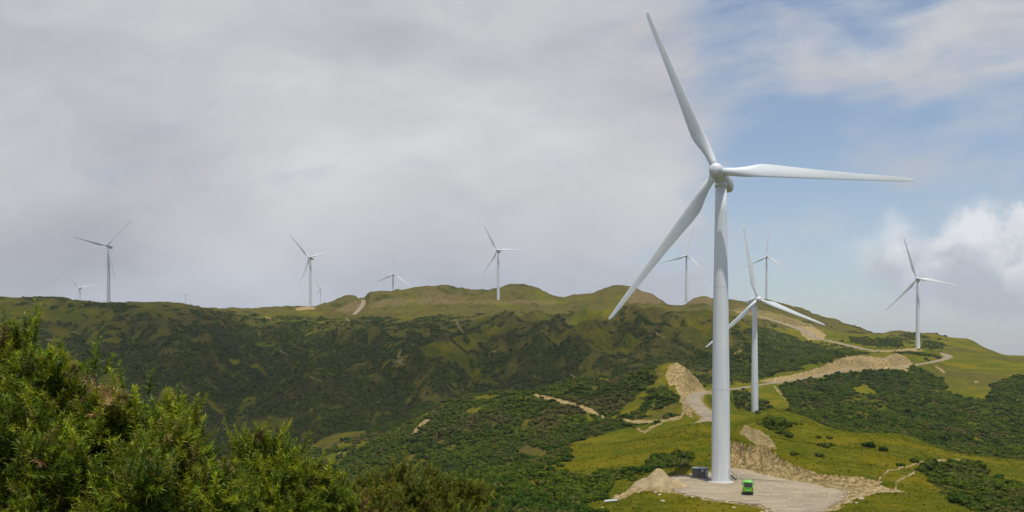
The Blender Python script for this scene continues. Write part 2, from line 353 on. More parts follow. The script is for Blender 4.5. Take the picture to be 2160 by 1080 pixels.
wd = np.where(zs > PADZ, 4.6 + 2.0 * (fbm(xs / 5, ys / 5, 2, 43) - 0.5) + 14 * lft, 7.0)
wgt = np.where(zs > PADZ, (np.clip(1 - dd / wd, 0, 1)) ** (0.55 + 1.2 * lft), 1 - smooth(dd, 0.5, 7.0))
zn = zs * (1 - wgt) + PADZ * wgt
rough = (lft < 0.5) & (wgt > 0.02) & (wgt < 0.999) & (zs > PADZ + 1)
zn += np.where(rough, (fbm(xs / 1.1, ys / 3.5, 4, 45, 0.6) - 0.5) * 2.2 * np.clip(zs - PADZ, 0, 5) / 5, 0)
zn = np.where(ins, PADZ, zn)
Z[sub] = zn
cliffw = np.zeros(Z.shape, np.float32); cliffw[sub] = ((wgt > 0.03) & (~ins) & (zs > PADZ + 1.0) & (lft < 0.5)).astype(np.float32)
padnear = np.zeros(Z.shape, np.float32) + 99; padnear[sub] = dd
ROADS = [
 [P(*q) for q in [(1470,900,372),(1500,884,385),(1488,872,405),(1466,852,430),(1463,838,452),(1478,829,475),(1500,826,495),(1530,832,520),(1560,842,560)]],
 [P(*q) for q in [(1500,826,560),(1560,819,640),(1630,808,660),(1701,798,690),(1743,791,710),(1789,779,750),(1834,778,780),(1891,777,800),(1930,770,820),(1975,762,850),(2000,754,900),(1990,747,940),(1965,742,955),(1935,741,942)]],
 [P(*q) for q in [(1520,652,1270),(1548,656,1250),(1600,667,1230),(1660,685,1180),(1700,700,1120),(1720,712,1080),(1745,718,1060),(1800,731,1000),(1830,738,970),(1880,740,950),(1925,741,940)]],
 [P(*q) for q in [(745,665,1310),(760,650,1350),(766,640,1400),(765,633,1445),(752,634,1480)]],
]
def densify(L, n=8):
    L = [np.array(p, float) for p in L]; out = []
    for i in range(len(L) - 1):
        p0, p1, p2, p3 = L[max(i - 1, 0)], L[i], L[i + 1], L[min(i + 2, len(L) - 1)]
        for k in range(n):
            t = k / n
            out.append(0.5 * ((2 * p1) + (-p0 + p2) * t + (2 * p0 - 5 * p1 + 4 * p2 - p3) * t * t + (-p0 + 3 * p1 - 3 * p2 + p3) * t ** 3))
    out.append(L[-1]); return out
ROADS = [densify(L, 6) for L in ROADS]
ROADW = [3.2, 3.0, 3.4, 2.6]
roadd = np.full(Z.shape, 99.0, np.float32)
for L, hw in zip(ROADS, ROADW):
    A_ = np.array(L); sub = (X > A_[:, 0].min() - 25) & (X < A_[:, 0].max() + 25) & (D > A_[:, 1].min() - 25) & (D < A_[:, 1].max() + 25)
    dd, zr = pl_dist(X[sub], D[sub], L); k = 1 - smooth(dd, hw + 0.8, hw + 7)
    Z[sub] = Z[sub] * (1 - k) + zr * k; roadd[sub] = np.minimum(roadd[sub], dd / hw)
# level stands for the turbines that show their feet
TURB = [  # column and row of hub, metres away, blade angle, yaw off the line of sight, label
 (1520.5,372,214,-24,10.5,'giant white wind turbine standing nearest, on the gravel pad beside the green van'),
 (1592,634,550,-11,-24,'second largest white turbine, its foot hidden behind the grassy knoll right of the giant one'),
 (1936,589,948,-18,6,'white turbine standing by the gravel road bend on the right hand hill'),
 (1617,542,1550,4,-8,'hazy turbine with one blade straight up, rising behind the ridge above the second largest turbine'),
 (1448,540,1425,13,-6,'hazy turbine on the skyline just left of the giant tower'),
 (1051,529,1330,-30,14,'turbine standing in front of the rounded hilltops at the middle of the skyline'),
 (829,579,1680,5,-12,'half hidden turbine with one blade straight up, right of the skyline road notch'),
 (655,544,1350,-43,22,'turbine with its foot on a pale earth stand on the left of the skyline dip'),
 (229,519,1150,43,24,'leftmost tall turbine with one blade hanging down beside its tower'),
 (169,608,2400,-43,20,'small faded turbine low on the skyline just left of the tall leftmost one'),
 (676,609,3400,-33,20,'faint small turbine close behind the right side of the one on the pale earth stand'),
 (392,622,5000,62,20,'tiniest faded turbine peeping over the left ridge between two tall ones'),
 (748,614,6500,0,70,'tiny distant turbine seen edge on above the hill left of the road notch'),
]
for (hx, hy, d, a, yw, lb) in TURB:
    if d > 1400 or d < 300: continue
    bp = P(hx, hy, d); bz = bp[2] - 65.8
    sub = (np.abs(X - bp[0]) < 40) & (np.abs(D - bp[1]) < 40)
    rr = np.hypot(X[sub] - bp[0], D[sub] - bp[1]); k = 1 - smooth(rr, 9, 24)
    Z[sub] = Z[sub] * (1 - k) + bz * k

# ------------------------------------------------------------------ ground cover weights
PYv = H - Z / D * F
nz = fbm(X / 14, D / 14, 4, 61); nz2 = fbm(X / 45, D / 45, 4, 67); nzs = fbm(X / 4.5, D / 4.5, 3, 71)
bush = np.zeros(Z.shape, np.float32); dirt = np.zeros(Z.shape, np.float32); brown = np.zeros(Z.shape, np.float32)
jitx = (fbm(X / 6, D / 9, 3, 73) - 0.5); jity = (fbm(X / 6, D / 9, 3, 79) - 0.5)
def region(poly, dmin, dmax, jit=14):
    return inpoly(PX + jitx * jit, PYv + jity * jit, poly) & (D > dmin) & (D < dmax)
# far hillside: bush in the gullies, grass on the spur crests and near the top
hs = (D > 560 + fst) & (D < 1260) & (PX < 1600)
nzf = fbm(X / 7, D / 10, 3, 63, 0.6); tb = 0.60 - (rid - 0.1) * 0.42 - rid2 * 0.22 + (nz2 - 0.5) * 1.0 + (nz - 0.5) * 1.2 + (nzf - 0.5) * 1.2 + smooth(PYv, 650, 730) * 0.30 + 0.03
bush = np.where(hs, smooth(tb, 0.25, 0.75), bush)
brown = np.where(hs, np.clip(0.66 + (nz2 - 0.5) * 1.6 + (nzf - 0.5) * 0.8, 0.2, 1), brown)
brown = np.where((D >= 1150), np.clip(0.95 + (nz2 - 0.5) * 2.0 + (nz - 0.5), 0, 1), brown)
bush = np.where((D >= 1260) & (D < 1700), smooth(nz + (nz2 - 0.5) + (nzf - 0.5) * 0.9, 0.62, 0.9) * 0.8, bush)
brown = np.where((D > 700) & (D < 1150) & (PX > 1560), np.clip(0.35 + (nz2 - 0.5) * 2, 0, 1), brown)
bush = np.where((D > 850) & (D < 1260) & (PX > 1560), smooth(nz + (nz2 - 0.5) + (nzf - 0.5) * 0.9, 0.60, 0.9) * 0.8, bush)
bh = region([(420,1090),(600,960),(660,930),(700,914),(880,874),(980,832),(1125,812),(1250,785),(1340,768),(1396,778),(1415,830),(1440,850),(1442,885),(1330,902),(1240,925),(1200,940),(1130,985),(1000,1012),(930,1020),(750,1120),(500,1300)], 345, 700)
bush = np.where(bh, smooth(nz2 * 0.6 + nz * 0.5 + (nzf - 0.5) * 0.9, 0.27, 0.60), bush)
brown = np.where(bh, np.clip(0.75 + (nz2 - 0.5) * 2.0 + (nzf - 0.5), 0, 1), brown)
for poly, a, c in [
  ([(1640,812),(1740,797),(1790,782),(1890,782),(1930,774),(1960,790),(1985,800),(2000,830),(2040,848),(2085,842),(2100,812),(2130,800),(2165,790),(2165,975),(2040,990),(1960,985),(1880,960),(1760,930),(1700,910),(1660,870),(1668,845)], 330, 1000),
  ([(1545,700),(1600,690),(1640,700),(1700,722),(1740,727),(1830,744),(1740,760),(1690,776),(1630,792),(1545,812)], 650, 1250),
  ([(1790,708),(1830,716),(1900,712),(1905,733),(1850,733),(1800,724)], 900, 1300),
  ([(1945,720),(1990,722),(1990,736),(1950,737)], 900, 1300),
  ([(1545,826),(1570,826),(1600,848),(1640,862),(1600,872),(1545,850)], 400, 640),
  ([(1935,990),(1990,972),(2040,972),(2090,1000),(2165,1030),(2400,1060),(2400,1110),(2080,1085),(2010,1060),(1975,1025)], 150, 290),
  ([(1597,897),(1620,884),(1650,888),(1668,905),(1665,925),(1640,918),(1610,905)], 250, 330),
  ([(1030,1085),(1080,1000),(1130,985),(1180,995),(1230,1010),(1285,1030),(1280,1050),(1240,1060),(1250,1090),(1100,1100)], 140, 300),
  ([(930,1012),(1080,985),(1140,975),(1080,1010),(1020,1040),(980,1090),(700,1150),(700,1060)], 140, 300),
  ([(1137,980),(1160,955),(1205,945),(1212,965),(1180,985)], 200, 320),
  ([(1240,1012),(1300,992),(1360,980),(1395,962),(1440,955),(1460,975),(1420,990),(1340,1000),(1260,1020)], 200, 320),
  ]:
    r_ = region(poly, a, c, 18); bush = np.where(r_, 0.4 + 0.6 * smooth(nz + (nzf - 0.5) * 0.8, 0.3, 0.55), bush)
bush = np.where((D > 850) & (D < 1300) & (PX > 2000), bush * 0.1, bush)
for poly, a, c in [   # grass patches
  ([(1372,786),(1420,762),(1432,775),(1408,790),(1405,812),(1385,822)], 380, 540),
  ([(655,945),(690,920),(775,905),(780,918),(720,930),(675,955)], 480, 700),
  ([(1795,820),(1825,810),(1850,825),(1855,835),(1810,835)], 500, 800),
  ([(1085,955),(1110,940),(1165,950),(1150,968)], 300, 460),
  ([(1370,888),(1390,862),(1430,848),(1436,862),(1400,880)], 370, 480),
  ([(1380,895),(1450,876),(1490,884),(1440,900)], 330, 420),
  ([(1598,818),(1640,815),(1662,838),(1655,858),(1600,848)], 520, 700)]:
    r_ = region(poly, a, c, 10); bush = np.where(r_, 0.05, bush)
# thin out: tussock patches inside the bush of the nearer hill
def dirt_poly(poly, a, c, amt=1.0, jit=10):
    global dirt, bush
    r_ = region(poly, a, c, jit); dirt = np.where(r_, np.maximum(dirt, amt), dirt); bush = np.where(r_, 0, bush)
dirt_poly([(1403,792),(1412,772),(1426,766),(1445,776),(1490,812),(1505,826),(1500,832),(1480,826),(1458,834),(1452,858),(1462,884),(1448,876),(1438,850),(1430,812),(1412,815)], 370, 520, 1, 6)
dirt_poly([(1600,806),(1630,798),(1701,783),(1740,770),(1753,764),(1778,754),(1813,750),(1859,754),(1894,745),(1912,755),(1925,766),(1930,772),(1890,782),(1834,782),(1789,785),(1743,793),(1640,810)], 640, 850, 1, 4)
dirt_poly([(1885,776),(1915,778),(1920,786),(1895,786)], 700, 850, 0.9, 4)
dirt_poly([(1548,636),(1600,652),(1660,667),(1712,684),(1742,702),(1735,712),(1700,700),(1640,680),(1548,660)], 1080, 1360, 0.55, 6)
dirt_poly([(1680,688),(1715,690),(1742,706),(1735,718),(1705,718),(1692,706)], 1040, 1260, 0.95, 5)
dirt_poly([(1800,733),(1850,738),(1915,737),(1955,739),(1925,744),(1850,743)], 880, 1100, 0.8, 4)
dirt_poly([(862,920),(880,897),(903,882),(909,890),(895,903),(880,914)], 480, 620, 1, 5)
dirt_poly([(1558,915),(1575,898),(1605,908),(1628,928),(1640,948),(1600,940),(1570,925)], 235, 300, 0.75, 10)
dirt_poly([(1330,1036),(1350,1018),(1420,1004),(1450,1012),(1458,1044),(1440,1042),(1400,1040),(1360,1036),(1345,1042)], 185, 240, 0.95, 5)
dirt_poly([(1283,1057),(1310,1040),(1345,1025),(1357,1030),(1320,1050),(1300,1056)], 180, 215, 0.95, 6)
dirt_poly([(1745,1030),(1850,1024),(1893,1035),(1840,1044),(1806,1050),(1780,1063),(1765,1058)], 180, 215, 1, 6)
dirt_poly([(705,655),(735,640),(752,632),(764,642),(758,656),(730,660)], 1250, 1500, 0.60, 6)
dirt_poly([(775,652),(800,630),(900,628),(1000,634),(1175,632),(1170,642),(1000,642),(880,640),(810,648)], 1250, 1460, 0.56, 14)
dirt_poly([(880,618),(900,608),(960,622),(1000,628),(900,632)], 1300, 1500, 0.5, 20)
dirt_poly([(1345,606),(1380,622),(1404,640),(1330,640),(1310,630)], 1250, 1420, 0.62, 8)
dirt_poly([(1452,627),(1504,624),(1502,642),(1450,642)], 1250, 1440, 0.62, 8)
dirt_poly([(620,650),(650,646),(672,649),(660,653),(625,654)], 1300, 1450, 0.9, 3)
def scar(L, hw, a, c, amt=1.0):
    """a worn strip, widths in photo pixels"""
    global dirt, bush
    m = (D > a) & (D < c); x_ = PX[m] + jitx[m] * 7; y_ = PYv[m] + jity[m] * 5
    dd, _ = pl_dist(x_, y_, [np.array((p[0], p[1], 0.0)) for p in L])
    wv_ = amt * smooth(dd, hw * 1.4, hw * 0.7); dirt[m] = np.maximum(dirt[m], wv_); bush[m] *= (1 - wv_)
scar([(1124,834),(1180,845),(1215,856),(1250,870),(1275,884)], 4.0, 400, 620)
scar([(1275,884),(1310,888),(1340,891),(1400,888),(1435,881),(1441,865),(1437,840),(1428,815)], 3.0, 370, 520)
scar([(1345,905),(1360,912),(1380,900),(1395,893)], 2.4, 340, 440, 0.8)
scar([(1861,1004),(1880,992),(1930,980),(1960,972),(2025,970)], 1.7, 190, 320, 0.9)
scar([(1888,1030),(1890,1015),(1910,1003),(1925,998),(1960,985)], 1.8, 190, 320, 0.9)
scar([(1857,1004),(1850,1020),(1870,1032)], 2, 190, 320, 0.9)
scar([(1633,815),(1645,828),(1655,842)], 1.6, 560, 720, 0.8)
scar([(1975,772),(1990,785)], 2.5, 700, 900, 0.8)
scar([(2055,806),(2062,806)], 2.5, 600, 900, 0.9)
scar([(2078,843),(2098,843)], 2.0, 500, 800, 0.9)
scar([(2140,846),(2160,846)], 3.0, 500, 800, 0.9)
for L in ([(645,790),(665,798),(685,812)], [(830,765),(850,760)], [(845,740),(838,762),(855,770)], [(1120,790),(1145,800)], [(150,700),(170,705)], [(95,716),(130,720)], [(1385,702),(1400,712)], [(1445,712),(1460,722)],
          [(960,675),(975,700)], [(730,672),(738,678)], [(560,668),(570,672)], [(1270,715),(1285,718)], [(470,905),(520,925)], [(1205,790),(1215,800)], [(590,740),(604,746)]):
    scar(L, 2.3, 560, 1260, 0.62)
# rock specks
spk = (fbm(X / 5.0, D / 5.0, 2, 91) > 0.80) & (fbm(X / 60, D / 60, 2, 93) > 0.60) & hs
dirt = np.where(spk, 0.55, dirt)
dirt = np.maximum(dirt, cliffw)
dirt = np.maximum(dirt, np.clip(1.25 - padnear / 2.2, 0, 1) * 0.8)
dirt = np.maximum(dirt, np.clip(2.3 - roadd * 1.25, 0, 1) * 0.85); bush *= (dirt < 0.3)
bush = np.where(padnear < 3, 0, bush)
bush = np.where(D < 60, 0, bush)
# canopy relief where the scrub is too far away to need single bushes
can = (fbm(X / 4.0, D / 4.0, 3, 101, 0.6) - 0.35) * 3.4 + (fbm(X / 9, D / 11, 2, 103) - 0.5) * 3
Z += can * np.clip(D / 900, 0.12, 0.85) * smooth(bush, 0.15, 0.7) * (1 - 0.35 * smooth(D, 700, 900))
Z += np.where((bush <= 0.4) & (dirt < 0.3) & (padnear > 2) & (roadd > 1.5), (nzs - 0.5) * 0.3, 0)
Z += np.where((dirt > 0.5) & (padnear > 6) & (roadd > 1.4), (fbm(X / 2.5, D / 6, 3, 107) - 0.5) * 1.5, 0)

nr, nc = Z.shape
idx = np.arange(nr * nc).reshape(nr, nc)
faces = np.stack([idx[:-1, :-1], idx[:-1, 1:], idx[1:, 1:], idx[1:, :-1]], -1).reshape(-1, 4)
tme = npmesh('hills', np.stack([X, D, Z], -1).reshape(-1, 3), faces)
ca = tme.attributes.new('cover', 'FLOAT_COLOR', 'POINT')
cdat = np.stack([bush, dirt, brown, np.clip(1 - padnear / 3, 0, 1)], -1).astype(np.float32)
ca.data.foreach_set('color', cdat.ravel())
def ground(x_, y_):
    px = CX + F * x_ / y_
    return float(bil(Z, cols, rows, np.array([px]), np.array([y_]))[0])

# ------------------------------------------------------------------ materials
def mat(name):
    m_ = bpy.data.materials.new(name); m_.use_nodes = True; t = NT(m_.node_tree)
    return m_, t, t.n['Principled BSDF']
def simple(name, col, rough=0.6, metal=0.0, var=0.0, scale=3.0, spec=0.5, coat=0.0):
    m_, t, p = mat(name); p.inputs['Roughness'].default_value = rough; p.inputs['Metallic'].default_value = metal
    p.inputs['Specular IOR Level'].default_value = spec; p.inputs['Coat Weight'].default_value = coat
    c = tuple(col) + (1,)
    if var:
        tcn = t.node('ShaderNodeTexCoord').outputs['Object']; n = t.noise(tcn, scale, 5, 0.6)
        f = t.lin(n, 0.3, 0.7, 1 - var, 1 + var); cc_ = t.mix(1.0, c, t.comb(f, f, f), 'MULTIPLY'); t.put(p.inputs['Base Color'], cc_)
    else: p.inputs['Base Color'].default_value = c
    return m_
def terrain_mat():
    m_, t, p = mat('hill_ground')
    at = t.node('ShaderNodeAttribute', attribute_name='cover'); s3 = t.node('ShaderNodeSeparateColor'); t.put(s3.inputs[0], at.outputs['Color'])
    bu, di, br = s3.outputs[:3]
    pos = t.node('ShaderNodeNewGeometry').outputs['Position']
    nA = t.noise(pos, 0.045, 6, 0.6); nB = t.noise(pos, 0.35, 6, 0.65); nC = t.noise(pos, 1.8, 5, 0.7); nD = t.noise(pos, 0.012, 4, 0.5)
    nE = t.noise(pos, 5.0, 4, 0.75)
    g = t.mix(t.ss(nA, 0.42, 0.58), (0.088, 0.106, 0.002, 1), (0.172, 0.148, 0.003, 1))
    g = t.mix(t.ss(nB, 0.45, 0.72), g, (0.175, 0.155, 0.022, 1))
    g = t.mix(t.m('MULTIPLY', t.ss(nB, 0.5, 0.3), 0.55), g, (0.040, 0.070, 0.008, 1))
    g = t.mix(t.m('MULTIPLY', t.ss(nC, 0.55, 0.72), 0.45), g, (0.22, 0.175, 0.03, 1))
    g = t.mix(t.m('MULTIPLY', t.ss(nC, 0.48, 0.32), 0.5), g, (0.035, 0.055, 0.008, 1))
    g = t.mix(t.m('MULTIPLY', t.ss(t.noise(pos, 0.022, 3, 0.5), 0.46, 0.62), 0.5), g, (0.070, 0.094, 0.003, 1))
    tus = t.mix(t.ss(nB, 0.35, 0.65), (0.062, 0.060, 0.012, 1), (0.135, 0.108, 0.032, 1))
    g = t.mix(t.m('MULTIPLY', t.ss(t.m('ADD', br, t.m('MULTIPLY', t.m('SUBTRACT', nC, 0.5), 0.6)), 0.15, 0.85), 0.92), g, tus)
    b_ = t.mix(t.ss(nB, 0.38, 0.62), (0.026, 0.046, 0.007, 1), (0.050, 0.072, 0.010, 1))
    b_ = t.mix(t.m('MULTIPLY', t.ss(nA, 0.46, 0.62), 0.85), b_, (0.075, 0.072, 0.014, 1))
    b_ = t.mix(t.m('MULTIPLY', t.ss(t.noise(pos, 0.022, 5, 0.65), 0.54, 0.68), 0.45), b_, (0.095, 0.072, 0.030, 1))
    b_ = t.mix(t.m('MULTIPLY', t.ss(nC, 0.56, 0.7), 0.6), b_, (0.075, 0.085, 0.025, 1))
    b_ = t.mix(t.m('MULTIPLY', t.ss(nC, 0.46, 0.34), 0.6), b_, (0.010, 0.018, 0.006, 1))
    b_ = t.mix(t.m('MULTIPLY', t.ss(nD, 0.52, 0.68), 0.35), b_, (0.026, 0.048, 0.022, 1))
    strata = t.noise(t.vm('MULTIPLY', pos, (1.0, 1.0, 0.22)), 0.9, 7, 0.72, 0.6)
    e = t.mix(t.ss(strata, 0.36, 0.62), (0.12, 0.09, 0.038, 1), (0.52, 0.385, 0.175, 1))
    e = t.mix(t.ss(nE, 0.52, 0.72), e, (0.58, 0.46, 0.26, 1))
    e = t.mix(t.m('MULTIPLY', t.ss(nA, 0.5, 0.66), 0.5), e, (0.20, 0.165, 0.10, 1))
    e = t.mix(t.m('MULTIPLY', t.ss(nC, 0.54, 0.60), 0.75), e, (0.085, 0.080, 0.025, 1))
    spy = t.node('ShaderNodeSeparateXYZ'); t.put(spy.inputs[0], pos)
    e = t.mix(t.m('MULTIPLY', t.m('MULTIPLY', t.ss(spy.outputs[1], 1255, 1300), 0.8), t.ss(di, 0.85, 0.70)), e, t.mix(nB, (0.075, 0.056, 0.026, 1), (0.20, 0.145, 0.075, 1)))
    nF = t.noise(pos, 0.12, 4, 0.6)
    fb = t.m('ADD', t.m('ADD', bu, t.m('MULTIPLY', t.m('SUBTRACT', nB, 0.5), 1.3)), t.m('MULTIPLY', t.m('SUBTRACT', nF, 0.5), 1.1))
    sy = t.node('ShaderNodeSeparateXYZ'); t.put(sy.inputs[0], pos); fk = t.ss(sy.outputs[1], 600, 850)
    fb = t.ss(fb, t.m('SUBTRACT', 0.22, t.m('MULTIPLY', fk, 0.32)), t.m('ADD', 0.62, t.m('MULTIPLY', fk, 0.40)))
    b_ = t.mix(t.m('MULTIPLY', t.ss(br, 0.5, 1.0), 0.25), b_, (0.066, 0.064, 0.012, 1))
    c = t.mix(fb, g, b_)
    fd = t.ss(t.m('ADD', t.m('ADD', di, t.m('MULTIPLY', t.m('SUBTRACT', nC, 0.5), 1.5)), t.m('MULTIPLY', t.m('SUBTRACT', nB, 0.5), 1.1)), 0.40, 0.70)
    dm = t.mix(t.ss(di, 0.5, 0.25), e, t.mix(0.65, e, (0.13, 0.095, 0.05, 1)))
    c = t.mix(fd, c, dm)
    t.put(p.inputs['Base Color'], c); p.inputs['Roughness'].default_value = 0.95; p.inputs['Specular IOR Level'].default_value = 0.02
    bp = t.node('ShaderNodeBump'); bp.inputs['Strength'].default_value = 0.9; bp.inputs['Distance'].default_value = 0.8
    hgt = t.m('ADD', t.m('MULTIPLY', nC, 1.0), t.m('MULTIPLY', nE, 0.35)); hgt = t.m('ADD', hgt, t.m('MULTIPLY', t.m('MULTIPLY', nB, fb), 2.2))
    t.put(bp.inputs['Height'], hgt); t.l.new(bp.outputs[0], p.inputs['Normal'])
    return m_
hills = link('hills', tme, terrain_mat(), None, True); tag(hills, kind='structure')

# sea far below the hills
bm = bmesh.new(); bmesh.ops.create_grid(bm, x_segments=2, y_segments=2, size=12000)
sm, t, p = mat('sea_water'); p.inputs['Base Color'].default_value = (0.03, 0.06, 0.09, 1); p.inputs['Roughness'].default_value = 0.25
sea = bmesh_obj('sea', bm, sm); sea.location = (0, 9000, -330); tag(sea, kind='structure')

# gravel
def gravel_mat(name, tone=1.0):
    m_, t, p = mat(name); pos = t.node('ShaderNodeNewGeometry').outputs['Position']
    a = t.noise(pos, 0.16, 5, 0.55, 0.3); b_ = t.noise(pos, 1.4, 6, 0.7); c_ = t.noise(pos, 9, 3, 0.7)
    st = t.noise(t.vm('MULTIPLY', pos, (0.18, 1.0, 1.0)), 0.7, 4, 0.6)
    col = t.mix(t.ss(a, 0.36, 0.62), (0.225 * tone, 0.19 * tone, 0.14 * tone, 1), (0.32 * tone, 0.265 * tone, 0.18 * tone, 1))
    col = t.mix(t.m('MULTIPLY', t.ss(st, 0.52, 0.68), 0.75), col, (0.44 * tone, 0.37 * tone, 0.26 * tone, 1))
    col = t.mix(t.m('MULTIPLY', t.ss(b_, 0.42, 0.7), 0.5), col, (0.20 * tone, 0.175 * tone, 0.14 * tone, 1))
    col = t.mix(t.m('MULTIPLY', t.ss(c_, 0.5, 0.7), 0.35), col, (0.42 * tone, 0.38 * tone, 0.31 * tone, 1))
    if tone == 1.0:
        for (cx_, cy_, r_) in ((39, 168, 25.0), (39, 168, 26.8), (62, 196, 15.0), (62, 196, 16.8), (48, 240, 38.0), (48, 240, 39.8)):
            dd_ = t.m('ABSOLUTE', t.m('SUBTRACT', t.vm('DISTANCE', t.vm('MULTIPLY', pos, (1, 1, 0)), (cx_, cy_, 0)), r_))
            col = t.mix(t.m('MULTIPLY', t.m('MULTIPLY', t.ss(dd_, 0.34, 0.12), t.ss(b_, 0.35, 0.55)), 0.30), col, (0.15, 0.125, 0.09, 1))
    t.put(p.inputs['Base Color'], col); p.inputs['Roughness'].default_value = 0.95; p.inputs['Specular IOR Level'].default_value = 0.15
    bp = t.node('ShaderNodeBump'); bp.inputs['Strength'].default_value = 0.5; bp.inputs['Distance'].default_value = 0.12
    t.put(bp.inputs['Height'], t.m('ADD', b_, c_)); t.l.new(bp.outputs[0], p.inputs['Normal']); return m_
GRAV = gravel_mat('gravel'); ROADM = gravel_mat('road_gravel', 0.85)
edge = []
SHEET = [q for q in PADPX if q not in ((1750,1026),(1806,1027),(1850,1030),(1891,1036),(1841,1039),(1806,1046))]
SHEET[SHEET.index((1718,1022)) + 1:SHEET.index((1718,1022)) + 1] = [(1745,1029),(1778,1036),(1784,1047)]
SHEETW = [onpad(*p) for p in SHEET]
for a, b in zip(SHEETW, SHEETW[1:] + [SHEETW[0]]):
    n = max(2, int(np.linalg.norm(b - a) / 0.5))
    for k in range(n):
        q = a + (b - a) * k / n; j = 1.7 * (fbm(np.array([q[0] / 1.7]), np.array([q[1] / 1.7]), 4, 5)[0] - 0.5) * 2
        edge.append((q[0] + j, q[1] + j, 0))
bm = bmesh.new(); f_ = bm.faces.new([bm.verts.new(v) for v in edge]); bmesh.ops.triangulate(bm, faces=[f_])
padob = bmesh_obj('gravel_ground', bm, GRAV); padob.location.z = PADZ + 0.07; tag(padob, kind='structure')
for L, hw in zip(ROADS, ROADW):
    v = []; L = np.array(L); L = np.array(densify(L, 3))
    tan = np.gradient(L[:, :2], axis=0); tan /= np.linalg.norm(tan, axis=1)[:, None] + 1e-9
    nrm = np.stack([-tan[:, 1], tan[:, 0]], 1); ks = np.linspace(-1, 1, 7)
    for q, n_ in zip(L, nrm):
        for k in ks:
            e = hw * (1 + 0.12 * math.sin(q[1] * 0.7 + k)); v.append((q[0] + n_[0] * e * k, q[1] + n_[1] * e * k, q[2] + 0.22 - 0.10 * k * k))
    i_ = np.arange(len(L) * 7).reshape(-1, 7)
    fs = np.stack([i_[:-1, :-1], i_[:-1, 1:], i_[1:, 1:], i_[1:, :-1]], -1).reshape(-1, 4)
    tag(link('road', npmesh('road', v, fs), ROADM), kind='structure')

# ------------------------------------------------------------------ wind turbines
def white_mat():
    m_, t, p = mat('turbine_white'); pos = t.node('ShaderNodeTexCoord').outputs['Object']
    n = t.noise(t.vm('MULTIPLY', pos, (1, 1, 0.12)), 0.9, 5, 0.6)
    c = t.mix(t.ss(n, 0.3, 0.75), (0.60, 0.655, 0.71, 1), (0.72, 0.755, 0.785, 1)); t.put(p.inputs['Base Color'], c)
    p.inputs['Roughness'].default_value = 0.38; return m_
WHITE = white_mat(); SEAM = simple('seam_grey', (0.56, 0.58, 0.60), 0.6); CONC = simple('concrete', (0.48, 0.45, 0.38), 0.9, var=0.15, scale=1.2)
def loft(rings, closed=True):
    rings = np.array(rings); k, n = rings.shape[:2]; v = rings.reshape(-1, 3); f = []
    for i in range(k - 1):
        for j in range(n):
            f.append((i * n + j, i * n + (j + 1) % n, (i + 1) * n + (j + 1) % n, (i + 1) * n + j))
    bm = bmesh.new(); bv = [bm.verts.new(q) for q in v]
    for q in f: bm.faces.new([bv[i] for i in q])
    bm.faces.new(bv[:n][::-1]); bm.faces.new(bv[-n:]); return bm
def ring(cx, cy, cz, r, n, axis='z', sq=1.0):
    out = []
    for j in range(n):
        a = 2 * math.pi * j / n
        if axis == 'z': out.append((cx + r * math.cos(a), cy + r * math.sin(a), cz))
        else: out.append((cx + r * math.cos(a), cy, cz + r * sq * math.sin(a)))
    return out
HUBH, HUBY, TILT = 65.8, -4.3, R(5)
def tower_bm(n=48):
    prof = [(0, 2.0), (0.25, 2.0), (0.26, 1.98), (20, 1.86), (42, 1.56), (63.2, 1.18), (63.8, 1.18)]
    zz_ = [0, 0.3, 5, 10, 15, 20, 20.1, 25, 32, 40, 42, 42.1, 50, 58, 63.8]
    return loft([ring(0, 0, q, np.interp(q, [p_[0] for p_ in prof], [p_[1] for p_ in prof]), n) for q in zz_])
def nacelle_bm(n=28):
    sec = [(-3.0, 1.3, 1.3), (-2.5, 1.5, 1.5), (-1.0, 1.62, 1.66), (1.5, 1.65, 1.75), (5.5, 1.62, 1.72), (8.0, 1.45, 1.6), (9.2, 1.15, 1.35), (9.7, 0.6, 0.8)]
    rs = []
    for yq, rx, rz_ in sec:
        r_ = []
        for j in range(n):
            a = 2 * math.pi * j / n; e = 0.78
            cx_ = math.copysign(abs(math.cos(a)) ** e, math.cos(a)) * rx; cz_ = math.copysign(abs(math.sin(a)) ** e, math.sin(a)) * rz_
            r_.append((cx_, yq, cz_ + HUBH + 0.05 - yq * math.tan(TILT)))
        rs.append(r_)
    return loft(rs)
def spinner_bm(n=36):
    # rounded triangular hub with a blunt nose, local frame: axis along -Y, origin at rotor centre
    rs = []
    for yq, r_ in [(1.4, 1.4), (1.1, 1.60), (0.2, 1.68), (-0.9, 1.62), (-1.7, 1.46), (-2.15, 1.26), (-2.42, 0.98), (-2.56, 0.6), (-2.6, 0.2)]:
        rg = []
        for j in range(n):
            a = 2 * math.pi * j / n; lobe = 1 + 0.07 * math.cos(3 * (a - math.pi / 2)) * min(1, max(0, (yq + 1.9) / 2))
            rg.append((r_ * lobe * math.cos(a), yq, r_ * lobe * math.sin(a)))
        rs.append(rg)
    return loft(rs)
